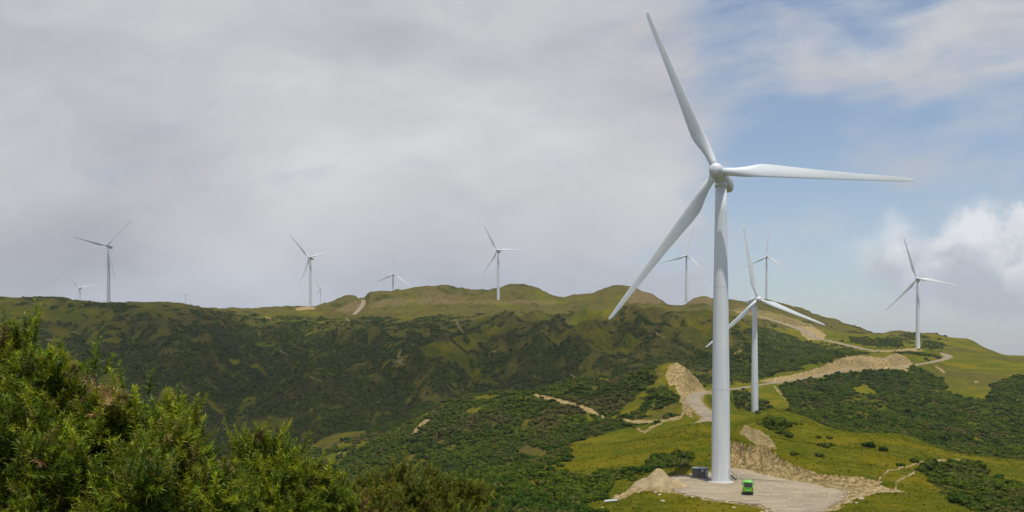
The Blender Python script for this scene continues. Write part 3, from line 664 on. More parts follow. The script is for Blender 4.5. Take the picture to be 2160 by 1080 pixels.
def blade_bm(n=28):
    """points along +Z, trailing edge towards -X, upwind side towards -Y"""
    st = [(1.1, 1.78, 1.78, 0), (2.6, 1.76, 1.74, 0), (4.5, 2.0, 1.65, 0.25), (6.5, 2.5, 1.32, 0.6), (8.5, 2.98, 1.02, 0.9), (9.8, 3.08, 0.90, 1), (12, 2.95, 0.76, 1), (16, 2.55, 0.58, 1), (21, 2.1, 0.42, 1),
          (27, 1.68, 0.30, 1), (33, 1.30, 0.2, 1), (37.5, 1.02, 0.14, 1), (39.8, 0.82, 0.1, 1), (40.8, 0.58, 0.07, 1), (41.2, 0.22, 0.03, 1)]
    rs = []
    for z_, ch, th, af in st:
        tw = -(R(15) * max(0, 1 - z_ / 34) ** 1.3 * af + R(6)); rg = []
        for j in range(n):
            a = 2 * math.pi * j / n
            cxr, cyr = 0.5 * ch * math.cos(a), 0.5 * th * math.sin(a)
            tt = (1 - math.cos(a)) / 2     # 0 leading (+x), 1 trailing
            yt = 0.5 * th * math.copysign(1, math.sin(a)) * 2.2 * (0.67 * math.sqrt(max(tt, 0)) - 0.30 * tt - 0.38 * tt ** 2 + 0.02 * tt ** 3) * (1.0)
            if abs(math.sin(a)) < 1e-6: yt = 0
            xx = cxr - (0.5 * ch - 0.95) * af; yv = cyr * (1 - af) + yt * af
            rg.append((xx * math.cos(tw) - yv * math.sin(tw), xx * math.sin(tw) + yv * math.cos(tw) - 0.00045 * z_ * z_ * 0.9, z_))
        rs.append(rg)
    return loft(rs)
def mk(bm, name):
    bmesh.ops.recalc_face_normals(bm, faces=bm.faces); me = bpy.data.meshes.new(name); bm.to_mesh(me); bm.free(); me.materials.append(WHITE)
    me.polygons.foreach_set('use_smooth', np.ones(len(me.polygons), bool)); return me
ME = {'tower': mk(tower_bm(), 'tower'), 'nacelle': mk(nacelle_bm(), 'nacelle'), 'spinner': mk(spinner_bm(), 'spinner'), 'blade': mk(blade_bm(), 'blade')}
bm = bmesh.new(); cyl(bm, (0, 0, 63.5), (0, 0, 64.5), 1.30, 1.30, 40); ME['yaw_collar'] = mk(bm, 'yaw_collar')
bm = loft([ring(0, 0, z_, r_, 28) for z_, r_ in [(1.02, 1.0), (1.02, 1.06), (1.42, 1.06), (1.42, 1.0)]]); ME['blade_collar'] = mk(bm, 'blade_collar'); 
ME['blade_collar'].materials.clear(); ME['blade_collar'].materials.append(SEAM)
def flat_caps(me):
    for p_ in me.polygons:
        if len(p_.vertices) > 6: p_.use_smooth = False
for me in ME.values(): flat_caps(me)
def part(name, parent, me=None, loc=None, rot=None):
    o = bpy.data.objects.new(name, me or ME[name]); COL.objects.link(o); o.parent = parent
    if loc: o.location = loc
    if rot: o.rotation_euler = rot
    return o
for i, (hx, hy, d, ang, yw, lb) in enumerate(TURB):
    hub = P(hx, hy, d); az = math.atan2(hub[0], hub[1]); phi = -az - R(yw)
    base = (hub[0], hub[1], hub[2] - HUBH)
    root = empty('wind_turbine', base, phi); tag(root, lb, 'wind turbine', 'wind turbines on the hills')
    tw = part('tower', root)
    part('nacelle', root)
    part('spinner', root, loc=(0, HUBY, HUBH + 0.35), rot=(-TILT * 0.8, 0, R(0))).scale = (0.93, 1, 0.93)
    if d < 1000: part('yaw_collar', root)
    for k in range(3):
        th = R(ang + 120 * k)
        Mx = Matrix.Translation((0, HUBY, HUBH + 0.35)) @ Matrix.Rotation(-TILT * (0.3 if i == 0 else 1), 4, 'X') @ Matrix.Rotation(th, 4, 'Y') @ Matrix.Scale(0.945 if i == 0 else 1.0, 4)
        bl = part('blade', root); bl.matrix_local = Mx
        if d < 1000:
            c = bpy.data.objects.new('blade_collar', ME['blade_collar']); COL.objects.link(c); c.parent = bl
    if d < 1000:
        for zs_ in (20.0, 42.0):
            rs_ = float(np.interp(zs_, [0.26, 20, 42, 63.2], [1.98, 1.86, 1.56, 1.18])); sm_ = bmesh_obj('section_joint', loft([ring(0, 0, zs_ - 0.07, rs_, 48), ring(0, 0, zs_ - 0.06, rs_ + 0.02, 48), ring(0, 0, zs_ + 0.06, rs_ + 0.02, 48), ring(0, 0, zs_ + 0.07, rs_, 48)]), SEAM, root)
    if i == 0:
        ring_bm = loft([ring(0, 0, z_, r_, 48) for z_, r_ in [(-0.3, 2.75), (0.16, 2.75), (0.2, 2.7), (0.2, 2.02), (-0.3, 2.02)]])
        bmesh_obj('foundation', ring_bm, CONC, root)
        sb = loft([ring(0, 0, z_, r_, 48) for z_, r_ in [(0.2, 2.12), (0.3, 2.12), (0.34, 2.02)]]); bmesh_obj('base_flange', sb, SEAM, root)
        main_turbine = root; main_base = base
        # door on the right of the foot
        db = bmesh.new(); bx(db, 0, 0, 0, 0.9, 0.08, 2.1); do = bmesh_obj('door', db, SEAM, root, bevel=0.02)
        do.location = (1.99 * math.cos(R(-12)), 1.99 * math.sin(R(-12)), 2.2); do.rotation_euler = (0, 0, R(-12) - R(90))
    elif d < 1400:
        fb_ = bmesh.new(); cyl(fb_, (0, 0, -1.0), (0, 0, 0.25), 2.9, 2.9, 32); bmesh_obj('foundation', fb_, CONC, root)

# ------------------------------------------------------------------ things on the pad
DARKG = simple('kiosk_grey', (0.050, 0.058, 0.062), 0.55, var=0.12, scale=0.8); ROOFG = simple('roof_grey', (0.36, 0.40, 0.46), 0.5, var=0.08)
SIGNW = simple('sign_white', (0.75, 0.75, 0.75), 0.6); STEEL = simple('steel', (0.10, 0.10, 0.10), 0.6, 0.3)
kx = onpad(1478, 1011.5); k_ = empty('transformer_kiosk', (kx[0], kx[1] + 0.6, PADZ + 0.07), R(-34))
tag(k_, 'dark grey steel transformer cabin with pale flat roof, left of the giant turbine foot', 'cabin')
bm = bmesh.new(); bx(bm, 0, 0, 1.28, 2.9, 2.1, 2.1); bmesh_obj('body', bm, DARKG, k_, bevel=0.03)
bm = bmesh.new(); bx(bm, 0, 0, 2.42, 3.1, 2.3, 0.16); bx(bm, 0, 0, 2.53, 2.5, 1.7, 0.06); bmesh_obj('roof', bm, ROOFG, k_, bevel=0.03)
bm = bmesh.new(); bx(bm, 0, 0, 0.11, 3.05, 2.25, 0.22); bmesh_obj('plinth', bm, CONC, k_, bevel=0.02)
for s in (-0.7, 0.7):
    bm = bmesh.new(); bx(bm, s, -1.075, 1.28, 1.25, 0.05, 1.85); dr = bmesh_obj('door', bm, DARKG, k_, bevel=0.015)
    bm = bmesh.new(); bx(bm, s + (0.45 if s < 0 else -0.45), -1.12, 1.25, 0.05, 0.05, 0.25); bmesh_obj('handle', bm, STEEL, dr)
    bm = bmesh.new()
    for q in range(7): bx(bm, s, -1.11, 0.55 + q * 0.075, 0.8, 0.03, 0.045)
    bmesh_obj('vent', bm, STEEL, dr)
for (qx, qy, qz, sx, sy) in [(-1.47, -0.35, 1.85, 0.03, 0.34), (-1.47, -0.35, 1.35, 0.03, 0.34), (1.0, -1.115, 1.95, 0.3, 0.03)]:
    bm = bmesh.new(); bx(bm, qx, qy, qz, sx, sy, 0.3); bmesh_obj('notice', bm, SIGNW, k_)
bm = bmesh.new(); bx(bm, 1.475, 0.1, 1.3, 0.06, 0.9, 1.5); bmesh_obj('end_panel', bm, ROOFG, k_)
# stairs to the tower door
sx0 = onpad(1547, 1013.5); st = empty('access_stairs', (sx0[0] - 0.05, sx0[1] + 0.3, PADZ + 0.07), R(-12))
tag(st, 'short dark steel stairs against the right side of the giant turbine foot', 'stairs')
for q in range(5):
    bm = bmesh.new(); bx(bm, 0.75 - 0.27 * q, 0, 0.21 * (q + 1) - 0.03, 0.28, 0.95, 0.05); bmesh_obj('step', bm, STEEL, st)
for s in (-0.5, 0.5):
    bm = bmesh.new(); v = [bm.verts.new(q) for q in [(0.95, s, 0.0), (0.7, s, 0.0), (-0.65, s, 0.85), (-0.65, s, 1.08), (-0.3, s, 1.08)]]; bm.faces.new(v)
    g = bmesh.ops.extrude_face_region(bm, geom=bm.faces[:]); bmesh.ops.translate(bm, verts=[e for e in g['geom'] if isinstance(e, bmesh.types.BMVert)], vec=(0, 0.04, 0))
    bmesh_obj('stringer', bm, STEEL, st)
    bm = bmesh.new(); cyl(bm, (0.85, s, 0.95), (-0.5, s, 1.95), 0.025, 0.025, 8); cyl(bm, (0.85, s, 0.0), (0.85, s, 0.95), 0.025, 0.025, 8); cyl(bm, (0.15, s, 0.5), (0.15, s, 1.46), 0.025, 0.025, 8); cyl(bm, (-0.5, s, 0.9), (-0.5, s, 1.95), 0.025, 0.025, 8)
    bmesh_obj('handrail', bm, STEEL, st)

# green van seen from behind; a high-roofed one
GREEN = simple('van_green', (0.12, 0.50, 0.012), 0.28, coat=0.6, var=0.03); GLASS = simple('van_glass', (0.015, 0.02, 0.03), 0.12, spec=0.8)
BLK = simple('black_plastic', (0.015, 0.015, 0.018), 0.6); RED = simple('tail_red', (0.32, 0.01, 0.01), 0.25); TYRE = simple('tyre_rubber', (0.02, 0.02, 0.02), 0.85); RIM = simple('rim_grey', (0.45, 0.46, 0.48), 0.35, 0.6)
vp = onpad(1578, 1045.5); van = empty('passenger_van', (vp[0], vp[1], PADZ + 0.07), R(-13 + 1))
tag(van, 'bright lime green van parked tail towards the viewer on the gravel pad', 'van')
Wd = 0.93
def sect(yq, zb, zt, wb, wt):
    """one cross-section of the body, rounded at the roof"""
    o = []; hb = 1.15
    ptsS = [(-wb, zb), (-wb - 0.02, zb + 0.25), (-wb - 0.02, hb), (-wt - 0.03, (hb + zt) / 2 + 0.25), (-wt, zt - 0.16), (-wt + 0.08, zt - 0.05), (-wt + 0.25, zt)]
    for q in ptsS: o.append((q[0], yq, q[1]))
    for q in ptsS[::-1]: o.append((-q[0], yq, q[1]))
    return o
secs = [sect(0.0, 0.42, 1.22, Wd - 0.05, Wd - 0.07), sect(0.04, 0.35, 1.60, Wd, Wd - 0.09), sect(0.16, 0.33, 2.12, Wd, Wd - 0.11), sect(0.30, 0.33, 2.24, Wd, Wd - 0.11), sect(1.2, 0.33, 2.28, Wd, Wd - 0.10), sect(3.2, 0.33, 2.27, Wd, Wd - 0.10),
        sect(3.8, 0.33, 2.18, Wd, Wd - 0.12), sect(4.35, 0.33, 1.72, Wd, Wd - 0.12), sect(4.75, 0.34, 1.30, Wd - 0.03, Wd - 0.12), sect(4.95, 0.40, 1.16, Wd - 0.12, Wd - 0.18)]
bm = loft(secs); body = bmesh_obj('body', bm, GREEN, van, smooth=True)
for p_ in body.data.polygons:
    if len(p_.vertices) > 6: p_.use_smooth = False
def quadp(name, pts_, matl, parent, thick=0.015, out=(0, -1, 0)):
    bm = bmesh.new(); f = bm.faces.new([bm.verts.new(q) for q in pts_]); 
    g = bmesh.ops.extrude_face_region(bm, geom=[f]); bmesh.ops.translate(bm, verts=[e for e in g['geom'] if isinstance(e, bmesh.types.BMVert)], vec=Vector(out) * thick)
    return bmesh_obj(name, bm, matl, parent)
tail = quadp('tailgate', [(-0.84, -0.02, 0.62), (0.84, -0.02, 0.62), (0.83, 0.02, 1.28), (0.76, 0.12, 2.02), (-0.76, 0.12, 2.02), (-0.83, 0.02, 1.28)], GREEN, van, 0.02)
quadp('rear_window', [(-0.74, -0.012, 1.32), (0.74, -0.012, 1.32), (0.69, 0.082, 1.94), (-0.69, 0.082, 1.94)], GLASS, tail, 0.02)
bm = bmesh.new(); bx(bm, 0, -0.055, 1.08, 0.55, 0.04, 0.07); bmesh_obj('handle', bm, BLK, tail)
bm = bmesh.new(); bx(bm, 0, -0.055, 0.86, 0.36, 0.02, 0.13); bmesh_obj('number_plate', bm, SIGNW, tail)
bm = bmesh.new(); cyl(bm, (0.0, -0.05, 1.34), (0.42, -0.035, 1.50), 0.012, 0.012, 6); bmesh_obj('wiper', bm, BLK, tail)
bm = bmesh.new(); bx(bm, 0, 0.10, 2.13, 1.45, 0.30, 0.05); bmesh_obj('roof_spoiler', bm, GREEN, van, bevel=0.015)
for s in (-1, 1):
    bm = bmesh.new(); bx(bm, s * 0.80, -0.03, 0.99, 0.28, 0.07, 0.22); bmesh_obj('tail_light', bm, RED, van, bevel=0.02)
    quadp('side_window', [(s * 0.957, 0.55, 1.30), (s * 0.957, 3.6, 1.30), (s * 0.875, 3.45, 1.92), (s * 0.875, 0.62, 1.92)], GLASS, van, 0.012, (s, 0, 0))
    bm = bmesh.new(); bx(bm, s * 1.05, 3.95, 1.45, 0.16, 0.10, 0.24); bmesh_obj('mirror', bm, BLK, van, bevel=0.02)
    for yq in (0.95, 3.95):
        bm = bmesh.new(); cyl(bm, (s * 0.72, yq, 0.33), (s * 0.955, yq, 0.33), 0.33, 0.33, 24); wh = bmesh_obj('wheel', bm, TYRE, van, bevel=0.03)
        bm = bmesh.new(); cyl(bm, (s * 0.95, yq, 0.33), (s * 0.965, yq, 0.33), 0.20, 0.18, 16); bmesh_obj('rim', bm, RIM, wh)
bm = bmesh.new(); bx(bm, 0, -0.05, 0.47, 1.84, 0.18, 0.26); bmesh_obj('rear_bumper', bm, BLK, van, bevel=0.03)
quadp('windscreen', [(-0.78, 3.88, 2.10), (0.78, 3.88, 2.10), (0.84, 4.62, 1.45), (-0.84, 4.62, 1.45)], GLASS, van, 0.03, (0, 0.6, 0.8))

van.scale = (1.04, 1.05, 1.2)
for o in van.children:
    if o.name.startswith('wheel'):
        o.scale = (1, 1, 1 / 1.2); o.location.z = 0.33 - 0.33 / 1.2 - 0.0
# gravel mound at the left edge of the pad
def mound():
    c = onpad(1396, 1030); c[1] += 3; n = 90; u = np.linspace(-1, 1, n); A_, B_ = np.meshgrid(u, u)
    x_ = A_ * 8.6; y_ = B_ * 7.0
    r1 = np.hypot((x_ + 0.2) / 3.9, y_ / 3.6); r2 = np.hypot((x_ + 3.2) / 3.0, (y_ + 0.2) / 2.6); r3 = np.hypot((x_ - 3.4) / 3.0, (y_ + 0.8) / 2.8)
    h = np.maximum.reduce([4.5 * np.clip(1 - np.sqrt(r1 * r1 + 0.05), 0, 1) ** 0.85, 2.0 * np.clip(1 - r2, 0, 1) ** 0.9, 1.7 * np.clip(1 - r3, 0, 1) ** 0.9])
    h = h + 0.6 * (fbm(x_ / 1.3 + 5, y_ / 1.3 + 9, 4, 3) - 0.5) * (h > 0.05) * np.clip(h, 0, 1) + 0.22 * (fbm(x_ / .35, y_ / .35, 3, 4) - .5) * np.clip(h * 2, 0, 1)
    gz = np.array([[ground(c[0] + a, c[1] + b) for a, b in zip(ra, rb)] for ra, rb in zip(x_[::6, ::6], y_[::6, ::6])])
    gi = np.interp
    full = np.empty_like(h)
    cs = np.arange(0, n, 6)
    tmp = np.array([np.interp(np.arange(n), cs, r_) for r_ in gz]); full = np.array([np.interp(np.arange(n), cs, tmp[:, j]) for j in range(n)]).T
    zz_ = np.where(h > 0.04, full * 0.6 + 0.4 * PADZ + h, full - 0.6) 
    i_ = np.arange(n * n).reshape(n, n); f = np.stack([i_[:-1, :-1], i_[:-1, 1:], i_[1:, 1:], i_[1:, :-1]], -1).reshape(-1, 4)
    me = npmesh('gravel_mound', np.stack([x_, y_, zz_ - PADZ], -1).reshape(-1, 3), f)
    m_, t, p = mat('mound_gravel'); pos = t.node('ShaderNodeNewGeometry').outputs['Position']
    a = t.noise(pos, 0.5, 5, 0.6); b_ = t.noise(pos, 4, 5, 0.75)
    col = t.mix(t.ss(a, 0.35, 0.65), (0.30, 0.235, 0.135, 1), (0.44, 0.35, 0.21, 1)); col = t.mix(t.m('MULTIPLY', t.ss(b_, 0.5, 0.7), 0.6), col, (0.20, 0.16, 0.10, 1))
    t.put(p.inputs['Base Color'], col); p.inputs['Roughness'].default_value = 1; p.inputs['Specular IOR Level'].default_value = 0.1
    bp = t.node('ShaderNodeBump'); bp.inputs['Distance'].default_value = 0.25; bp.inputs['Strength'].default_value = 0.7; t.put(bp.inputs['Height'], b_); t.l.new(bp.outputs[0], p.inputs['Normal'])
    o = link('gravel_mound', me, m_, None, True); o.location = (c[0], c[1], PADZ)
    tag(o, 'tall pale heap of dumped gravel at the left edge of the pad', 'gravel mound')
mound()
# white culvert pipe lying in the grass
a = P(1276, 1059, 188); b = P(1301, 1054.5, 190); a[2] = ground(a[0], a[1]) + 0.32; b[2] = ground(b[0], b[1]) + 0.32
pipe = empty('drain_pipe', tuple(a)); tag(pipe, 'short white drain pipe lying in the grass below the gravel heap', 'pipe')
dv = b - a; bm = bmesh.new(); L_ = Vector(dv)
rgs = []
q = L_.to_track_quat('Z', 'Y').to_matrix()
for z_, r_ in [(0, 0.2), (0, 0.26), (0.12, 0.27), (0.14, 0.24), (L_.length, 0.24), (L_.length, 0.2), (0.02, 0.2)]:
    rgs.append([tuple(q @ Vector((r_ * math.cos(2 * math.pi * j / 20), r_ * math.sin(2 * math.pi * j / 20), z_))) for j in range(20)])
bmesh_obj('barrel', loft(rgs), SIGNW, pipe, smooth=True)
# rocks
ROCKM = simple('pale_rock', (0.42, 0.35, 0.24), 0.95, var=0.3, scale=2.5)
def rock_mesh(seed):
    rnd = random.Random(seed); bm = bmesh.new(); bmesh.ops.create_icosphere(bm, subdivisions=2, radius=1)
    cuts = [Vector((rnd.uniform(-1, 1), rnd.uniform(-1, 1), rnd.uniform(-0.6, 1))).normalized() for _ in range(9)]
    for v in bm.verts:
        for c in cuts:
            dpt = v.co.dot(c)
            if dpt > 0.68: v.co -= c * (dpt - 0.68)
        v.co.z *= 0.7
    me = bpy.data.meshes.new('rock'); bm.to_mesh(me); bm.free(); me.materials.append(ROCKM); return me
RK = [rock_mesh(i) for i in range(4)]
ROCKS = [(1341,1027,0.75,'biggest pale boulder just left of the gravel heap'), (1333,1033,0.5,'pale rock beside the biggest boulder left of the gravel heap'), (1398,1058,0.6,'lone pale rock in the grass below the gravel heap'),
         (1392,1045,0.5,'flat pale stone at the front toe of the gravel heap'), (1383,1040,0.45,'small stone left of the flat one at the front toe of the gravel heap'), (1816,1054,0.8,'pale boulder in the grass below the right tip of the gravel pad'),
         (1807,1062,0.5,'smaller pale rock below the boulder under the right tip of the pad'), (1548,1072,0.45,'pale rock in the grass under the lower edge of the gravel pad'), (1271,1072,0.4,'small pale stone in the grass below the white drain pipe'),
         (1311,1046,0.42,'pale stone in the worn strip between drain pipe and gravel heap')]
for i, (px, py, s, lb) in enumerate(ROCKS):
    lo, hi = 150.0, 260.0; best = None
    for d in np.arange(165, 250, 0.4):
        x_ = (px - CX) / F * d
        if H - ground(x_, d) / d * F <= py: best = d; break
    d = best or 200; x_ = (px - CX) / F * d
    o = bpy.data.objects.new('rock', RK[i % 4]); COL.objects.link(o); o.location = (x_, d, ground(x_, d) + 0.12 * s); o.scale = (s, s * 0.8, s * 0.75); o.rotation_euler = (0, 0, i * 1.3)
    tag(o, lb, 'rock', 'pale rocks around the pad')

# ------------------------------------------------------------------ scrub
def leaf_clump(seed, n_leaf=260, r=1.0, leaf=0.16, flat=0.75):
    rg = np.random.RandomState(seed)
    lobes = rg.randn(7, 3) * 0.42; lobes[:, 2] = np.abs(lobes[:, 2]) * 0.8; lr = rg.uniform(0.42, 0.68, 7)
    k = rg.randint(0, 7, n_leaf); dv = rg.randn(n_leaf, 3); dv[:, 2] = np.abs(dv[:, 2]) * 0.9 - 0.25; dv /= np.linalg.norm(dv, axis=1)[:, None]
    c = lobes[k] + dv * (lr[k] * rg.uniform(0.82, 1.08, n_leaf))[:, None]
    a = np.cross(dv, rg.randn(n_leaf, 3)); a /= np.linalg.norm(a, axis=1)[:, None]; b_ = np.cross(dv, a) + dv * rg.uniform(-0.6, 0.6, (n_leaf, 1))
    s = (leaf * rg.uniform(0.6, 1.4, n_leaf))[:, None]
    v = np.stack([c - a * s, c + b_ * s * 0.7, c + a * s, c - b_ * s * 0.7], 1)
    v[..., 2] = v[..., 2] * flat + 0.15
    f = np.arange(n_leaf * 4).reshape(-1, 4)
    # inner body
    bm = bmesh.new()
    for l_, q in zip(lobes, lr): bmesh.ops.create_icosphere(bm, subdivisions=1, radius=q * 0.88, matrix=Matrix.Translation((l_[0], l_[1], l_[2] * flat + 0.12)))
    bv = np.array([q.co[:] for q in bm.verts]); bf = np.array([[x_.index for x_ in q.verts] for q in bm.faces]); bm.free()
    bf = np.concatenate([bf, bf[:, 2:3]], 1)
    V_ = np.concatenate([v.reshape(-1, 3), bv]) * r
    me = bpy.data.meshes.new('shrub')
    fl = [tuple(q) for q in f] + [tuple(q[:3] + n_leaf * 4) for q in bf]
    me.from_pydata([tuple(q) for q in V_], [], fl); me.update(); return me
def shrub_mat(name, c0, c1, c2):
    m_, t, p = mat(name); oi = t.node('ShaderNodeObjectInfo').outputs['Random']; pos = t.node('ShaderNodeNewGeometry').outputs['Position']
    n = t.noise(pos, 0.03, 4, 0.5); n2_ = t.noise(pos, 1.6, 3, 0.7)
    c = t.mix(t.ss(t.m('ADD', t.m('MULTIPLY', oi, 0.35), t.m('MULTIPLY', n, 1.2)), 0.55, 1.0), c0 + (1,), c1 + (1,))
    c = t.mix(t.m('MULTIPLY', t.ss(t.m('FRACT', t.m('MULTIPLY', oi, 7.13)), 0.72, 0.95), 0.8), c, c2 + (1,))
    c = t.mix(t.m('MULTIPLY', t.ss(t.noise(pos, 0.022, 5, 0.65), 0.52, 0.66), 0.8), c, (0.085, 0.068, 0.026, 1))
    c = t.mix(1.0, c, t.comb(t.lin(n2_, 0.3, 0.7, 0.6, 1.35), t.lin(n2_, 0.3, 0.7, 0.6, 1.35), t.lin(n2_, 0.3, 0.7, 0.6, 1.35)), 'MULTIPLY')
    t.put(p.inputs['Base Color'], c); p.inputs['Roughness'].default_value = 0.9; p.inputs['Specular IOR Level'].default_value = 0.02
    return m_
SHR = shrub_mat('shrub_leaves', (0.022, 0.048, 0.005), (0.060, 0.084, 0.006), (0.072, 0.078, 0.018))
clumps = []
for i in range(5):
    me = leaf_clump(100 + i); me.materials.append(SHR); clumps.append(me)
# visibility of every terrain vertex from around the viewpoint
el = Z / D; runmax = np.maximum.accumulate(np.where(D > 50, el, -9), axis=0)
visible = (Z + 3.0) / D >= runmax - 1e-6
vis_wide = (Z + 12.0) / D >= runmax
def scatter(name, label, cond, dens, smin, smax, seed):
    """dens: bushes per square metre where the scrub weight is one"""
    rg = np.random.RandomState(seed)
    dx = np.gradient(cols)[None, :] / F * D; dy = np.gradient(rows)[:, None]
    area = dx * dy * np.ones_like(Z)
    p_ = np.where(cond & (bush > 0.15), area * dens * np.clip(bush, 0, 1) ** 1.6, 0) * np.where(visible, 1, np.where(vis_wide, 0.5, 0.05))
    cnt = rg.poisson(p_); jj, ii = np.nonzero(cnt); rep = cnt[jj, ii]; jj = np.repeat(jj, rep); ii = np.repeat(ii, rep)
    n = len(jj); x_ = X[jj, ii] + (rg.rand(n) - 0.5) * dx[jj, ii]; y_ = D[jj, ii] + (rg.rand(n) - 0.5) * dy[jj, 0]
    z_ = bil(Z, cols, rows, CX + F * x_ / y_, y_)
    s = rg.uniform(smin, smax, n) * np.exp(rg.randn(n) * 0.26) * (0.75 + 0.5 * np.clip(y_ / 900, 0, 1))
    me = bpy.data.meshes.new(name); me.vertices.add(n); me.vertices.foreach_set('co', np.stack([x_, y_, z_ - 0.15 * s], -1).astype(np.float32).ravel())
    a1 = me.attributes.new('size', 'FLOAT', 'POINT'); a1.data.foreach_set('value', s.astype(np.float32))
    a2 = me.attributes.new('turn', 'FLOAT', 'POINT'); a2.data.foreach_set('value', (rg.rand(n) * 6.28).astype(np.float32))
    a3 = me.attributes.new('which', 'INT', 'POINT'); a3.data.foreach_set('value', rg.randint(0, 5, n).astype(np.int32))
    o = link(name, me, SHR); tag(o, label, 'scrub', kind='stuff')
    ng = bpy.data.node_groups.new(name, 'GeometryNodeTree')
    ng.interface.new_socket('Geometry', in_out='INPUT', socket_type='NodeSocketGeometry'); ng.interface.new_socket('Geometry', in_out='OUTPUT', socket_type='NodeSocketGeometry')
    nd, lk = ng.nodes, ng.links
    gi = nd.new('NodeGroupInput'); go = nd.new('NodeGroupOutput'); jn = nd.new('GeometryNodeJoinGeometry'); iop = nd.new('GeometryNodeInstanceOnPoints')
    for so in SRC:
        oi = nd.new('GeometryNodeObjectInfo'); oi.inputs['Object'].default_value = so; oi.inputs['As Instance'].default_value = True; lk.new(oi.outputs['Geometry'], jn.inputs[0])
    def att(nm, ty):
        a_ = nd.new('GeometryNodeInputNamedAttribute'); a_.data_type = ty; a_.inputs[0].default_value = nm; return a_.outputs[0]
    lk.new(gi.outputs[0], iop.inputs['Points']); lk.new(jn.outputs[0], iop.inputs['Instance']); iop.inputs['Pick Instance'].default_value = True
    lk.new(att('which', 'INT'), iop.inputs['Instance Index']); lk.new(att('size', 'FLOAT'), iop.inputs['Scale'])
    cx_ = nd.new('ShaderNodeCombineXYZ'); lk.new(att('turn', 'FLOAT'), cx_.inputs[2]); lk.new(cx_.outputs[0], iop.inputs['Rotation'])
    lk.new(iop.outputs[0], go.inputs[0])
    md = o.modifiers.new('scatter', 'NODES'); md.node_group = ng
    print('SCATTER', name, n)
    return o
SRC = [bpy.data.objects.new('shrub_source', me) for me in clumps]      # not linked to the scene
scatter('scrub', 'dense dark scrub on the slopes close around the gravel pad', (D > 130) & (D < 335), 0.42, 0.7, 1.35, 1)
scatter('scrub', 'dark green scrub over the nearer hill with the pointed top', (D >= 335) & (D < 720) & (PX < 1480), 0.36, 0.7, 1.45, 2)
scatter('scrub', 'dark green scrub on the right hand slope below the haul road', (D >= 335) & (D < 1000) & (PX >= 1480) & (PYv > 745), 0.28, 0.8, 1.5, 3)
scatter('scrub', 'dull scrub covering the far hillside under the skyline', (D >= 700) & (D < 1260) & ((PX < 1480) | (PYv <= 745)), 0.15, 0.45, 0.95, 4)

TUSM = shrub_mat('tussock_grass', (0.095, 0.115, 0.002), (0.175, 0.150, 0.003), (0.20, 0.155, 0.012))
def tussock(seed):
    rg = np.random.RandomState(seed); n = 46; a = rg.rand(n) * 6.28; r_ = rg.rand(n) * 0.35; l_ = rg.uniform(0.5, 1.0, n); lean = rg.uniform(0.1, 0.8, n)
    b0 = np.stack([np.cos(a) * r_, np.sin(a) * r_, np.zeros(n)], 1); tip = b0 + np.stack([np.cos(a) * lean * l_, np.sin(a) * lean * l_, l_ * (1 - 0.4 * lean)], 1)
    sd = np.stack([-np.sin(a), np.cos(a), 0 * a], 1) * 0.09; V_ = np.stack([b0 - sd, b0 + sd, tip], 1).reshape(-1, 3)
    me = npmesh('tussock', V_, np.arange(n * 3).reshape(-1, 3)); me.materials.append(TUSM); return me
SRC = [bpy.data.objects.new('tussock_source', tussock(40 + i)) for i in range(5)]
bush_keep = bush; bush = ((bush < 0.4) & (dirt < 0.3) & (padnear > 0.8) & (roadd > 1.5)).astype(np.float32) * (0.4 + 1.2 * smooth(nzs, 0.4, 0.7))
scatter('grass', 'rough yellow green grass on the slopes round the gravel pad', (D > 160) & (D < 335), 1.3, 0.16, 0.38, 9)
bush = bush_keep
SRC = [bpy.data.objects.new('rubble_source', me) for me in RK] + [bpy.data.objects.new('rubble_source', RK[0])]
bush = ((dirt > 0.45) & (Z < PADZ + 4)).astype(np.float32) * np.where(cliffw > 0, 0.4, 1)
rub = scatter('rubble', 'loose pale stones along the foot of the cuts and the edge of the gravel pad', (D > 165) & (D < 262) & (PX > 1270) & (PX < 1910), 0.9, 0.08, 0.32, 12)
bush = bush_keep
# single bushes that stand alone in the grass
def find_d(px, py, d0, d1, st=0.5):
    for d in np.arange(d0, d1, st):
        x_ = (px - CX) / F * d
        if H - ground(x_, d) / d * F <= py: return d
    return (d0 + d1) / 2
TWIG = simple('bark_brown', (0.09, 0.06, 0.035), 0.9, var=0.3)
LONE = [(1836,944,1.9,'round dark bush alone in the middle of the right hand knoll'), (1863,952,1.5,'greyish bush just right of the round dark one on the knoll'), (1738,943,1.5,'low dark bush on the knoll above the middle of the cliff'),
        (1753,941,0.9,'tiny bush touching the low dark bush above the cliff'), (1750,925,1.1,'small bush up the knoll, right of two bushes near its crest'), (1729,925,0.9,'small bush up the knoll, left of its twin near the crest'),
        (1726,963,1.0,'little bush right above the rim of the cliff'), (1675,959,1.0,'flat dark bush close to the left rim of the cliff'), (1678,895,0.8,'small dark bush near the knoll crest, right of the shrub thicket'),
        (1691,896,0.7,'smallest bush near the knoll crest'), (1930,976,1.3,'dark bush beside the worn track at the right of the knoll'), (1896,984,0.9,'small bush between the two worn tracks on the knoll'),
        (1399,975,2.3,'big grey brown bush in the grass left of the transformer cabin'), (1335,1014,1.0,'lone bush on the grass left of the gravel heap'), (1272,1082,1.1,'dark bush at the lower edge of the grass below the drain pipe'),
        (1181,985,1.3,'dark bush in the yellow grass of the spur, far left'), (1205,1022,1.4,'bush at the left edge of the bright grass slope')]
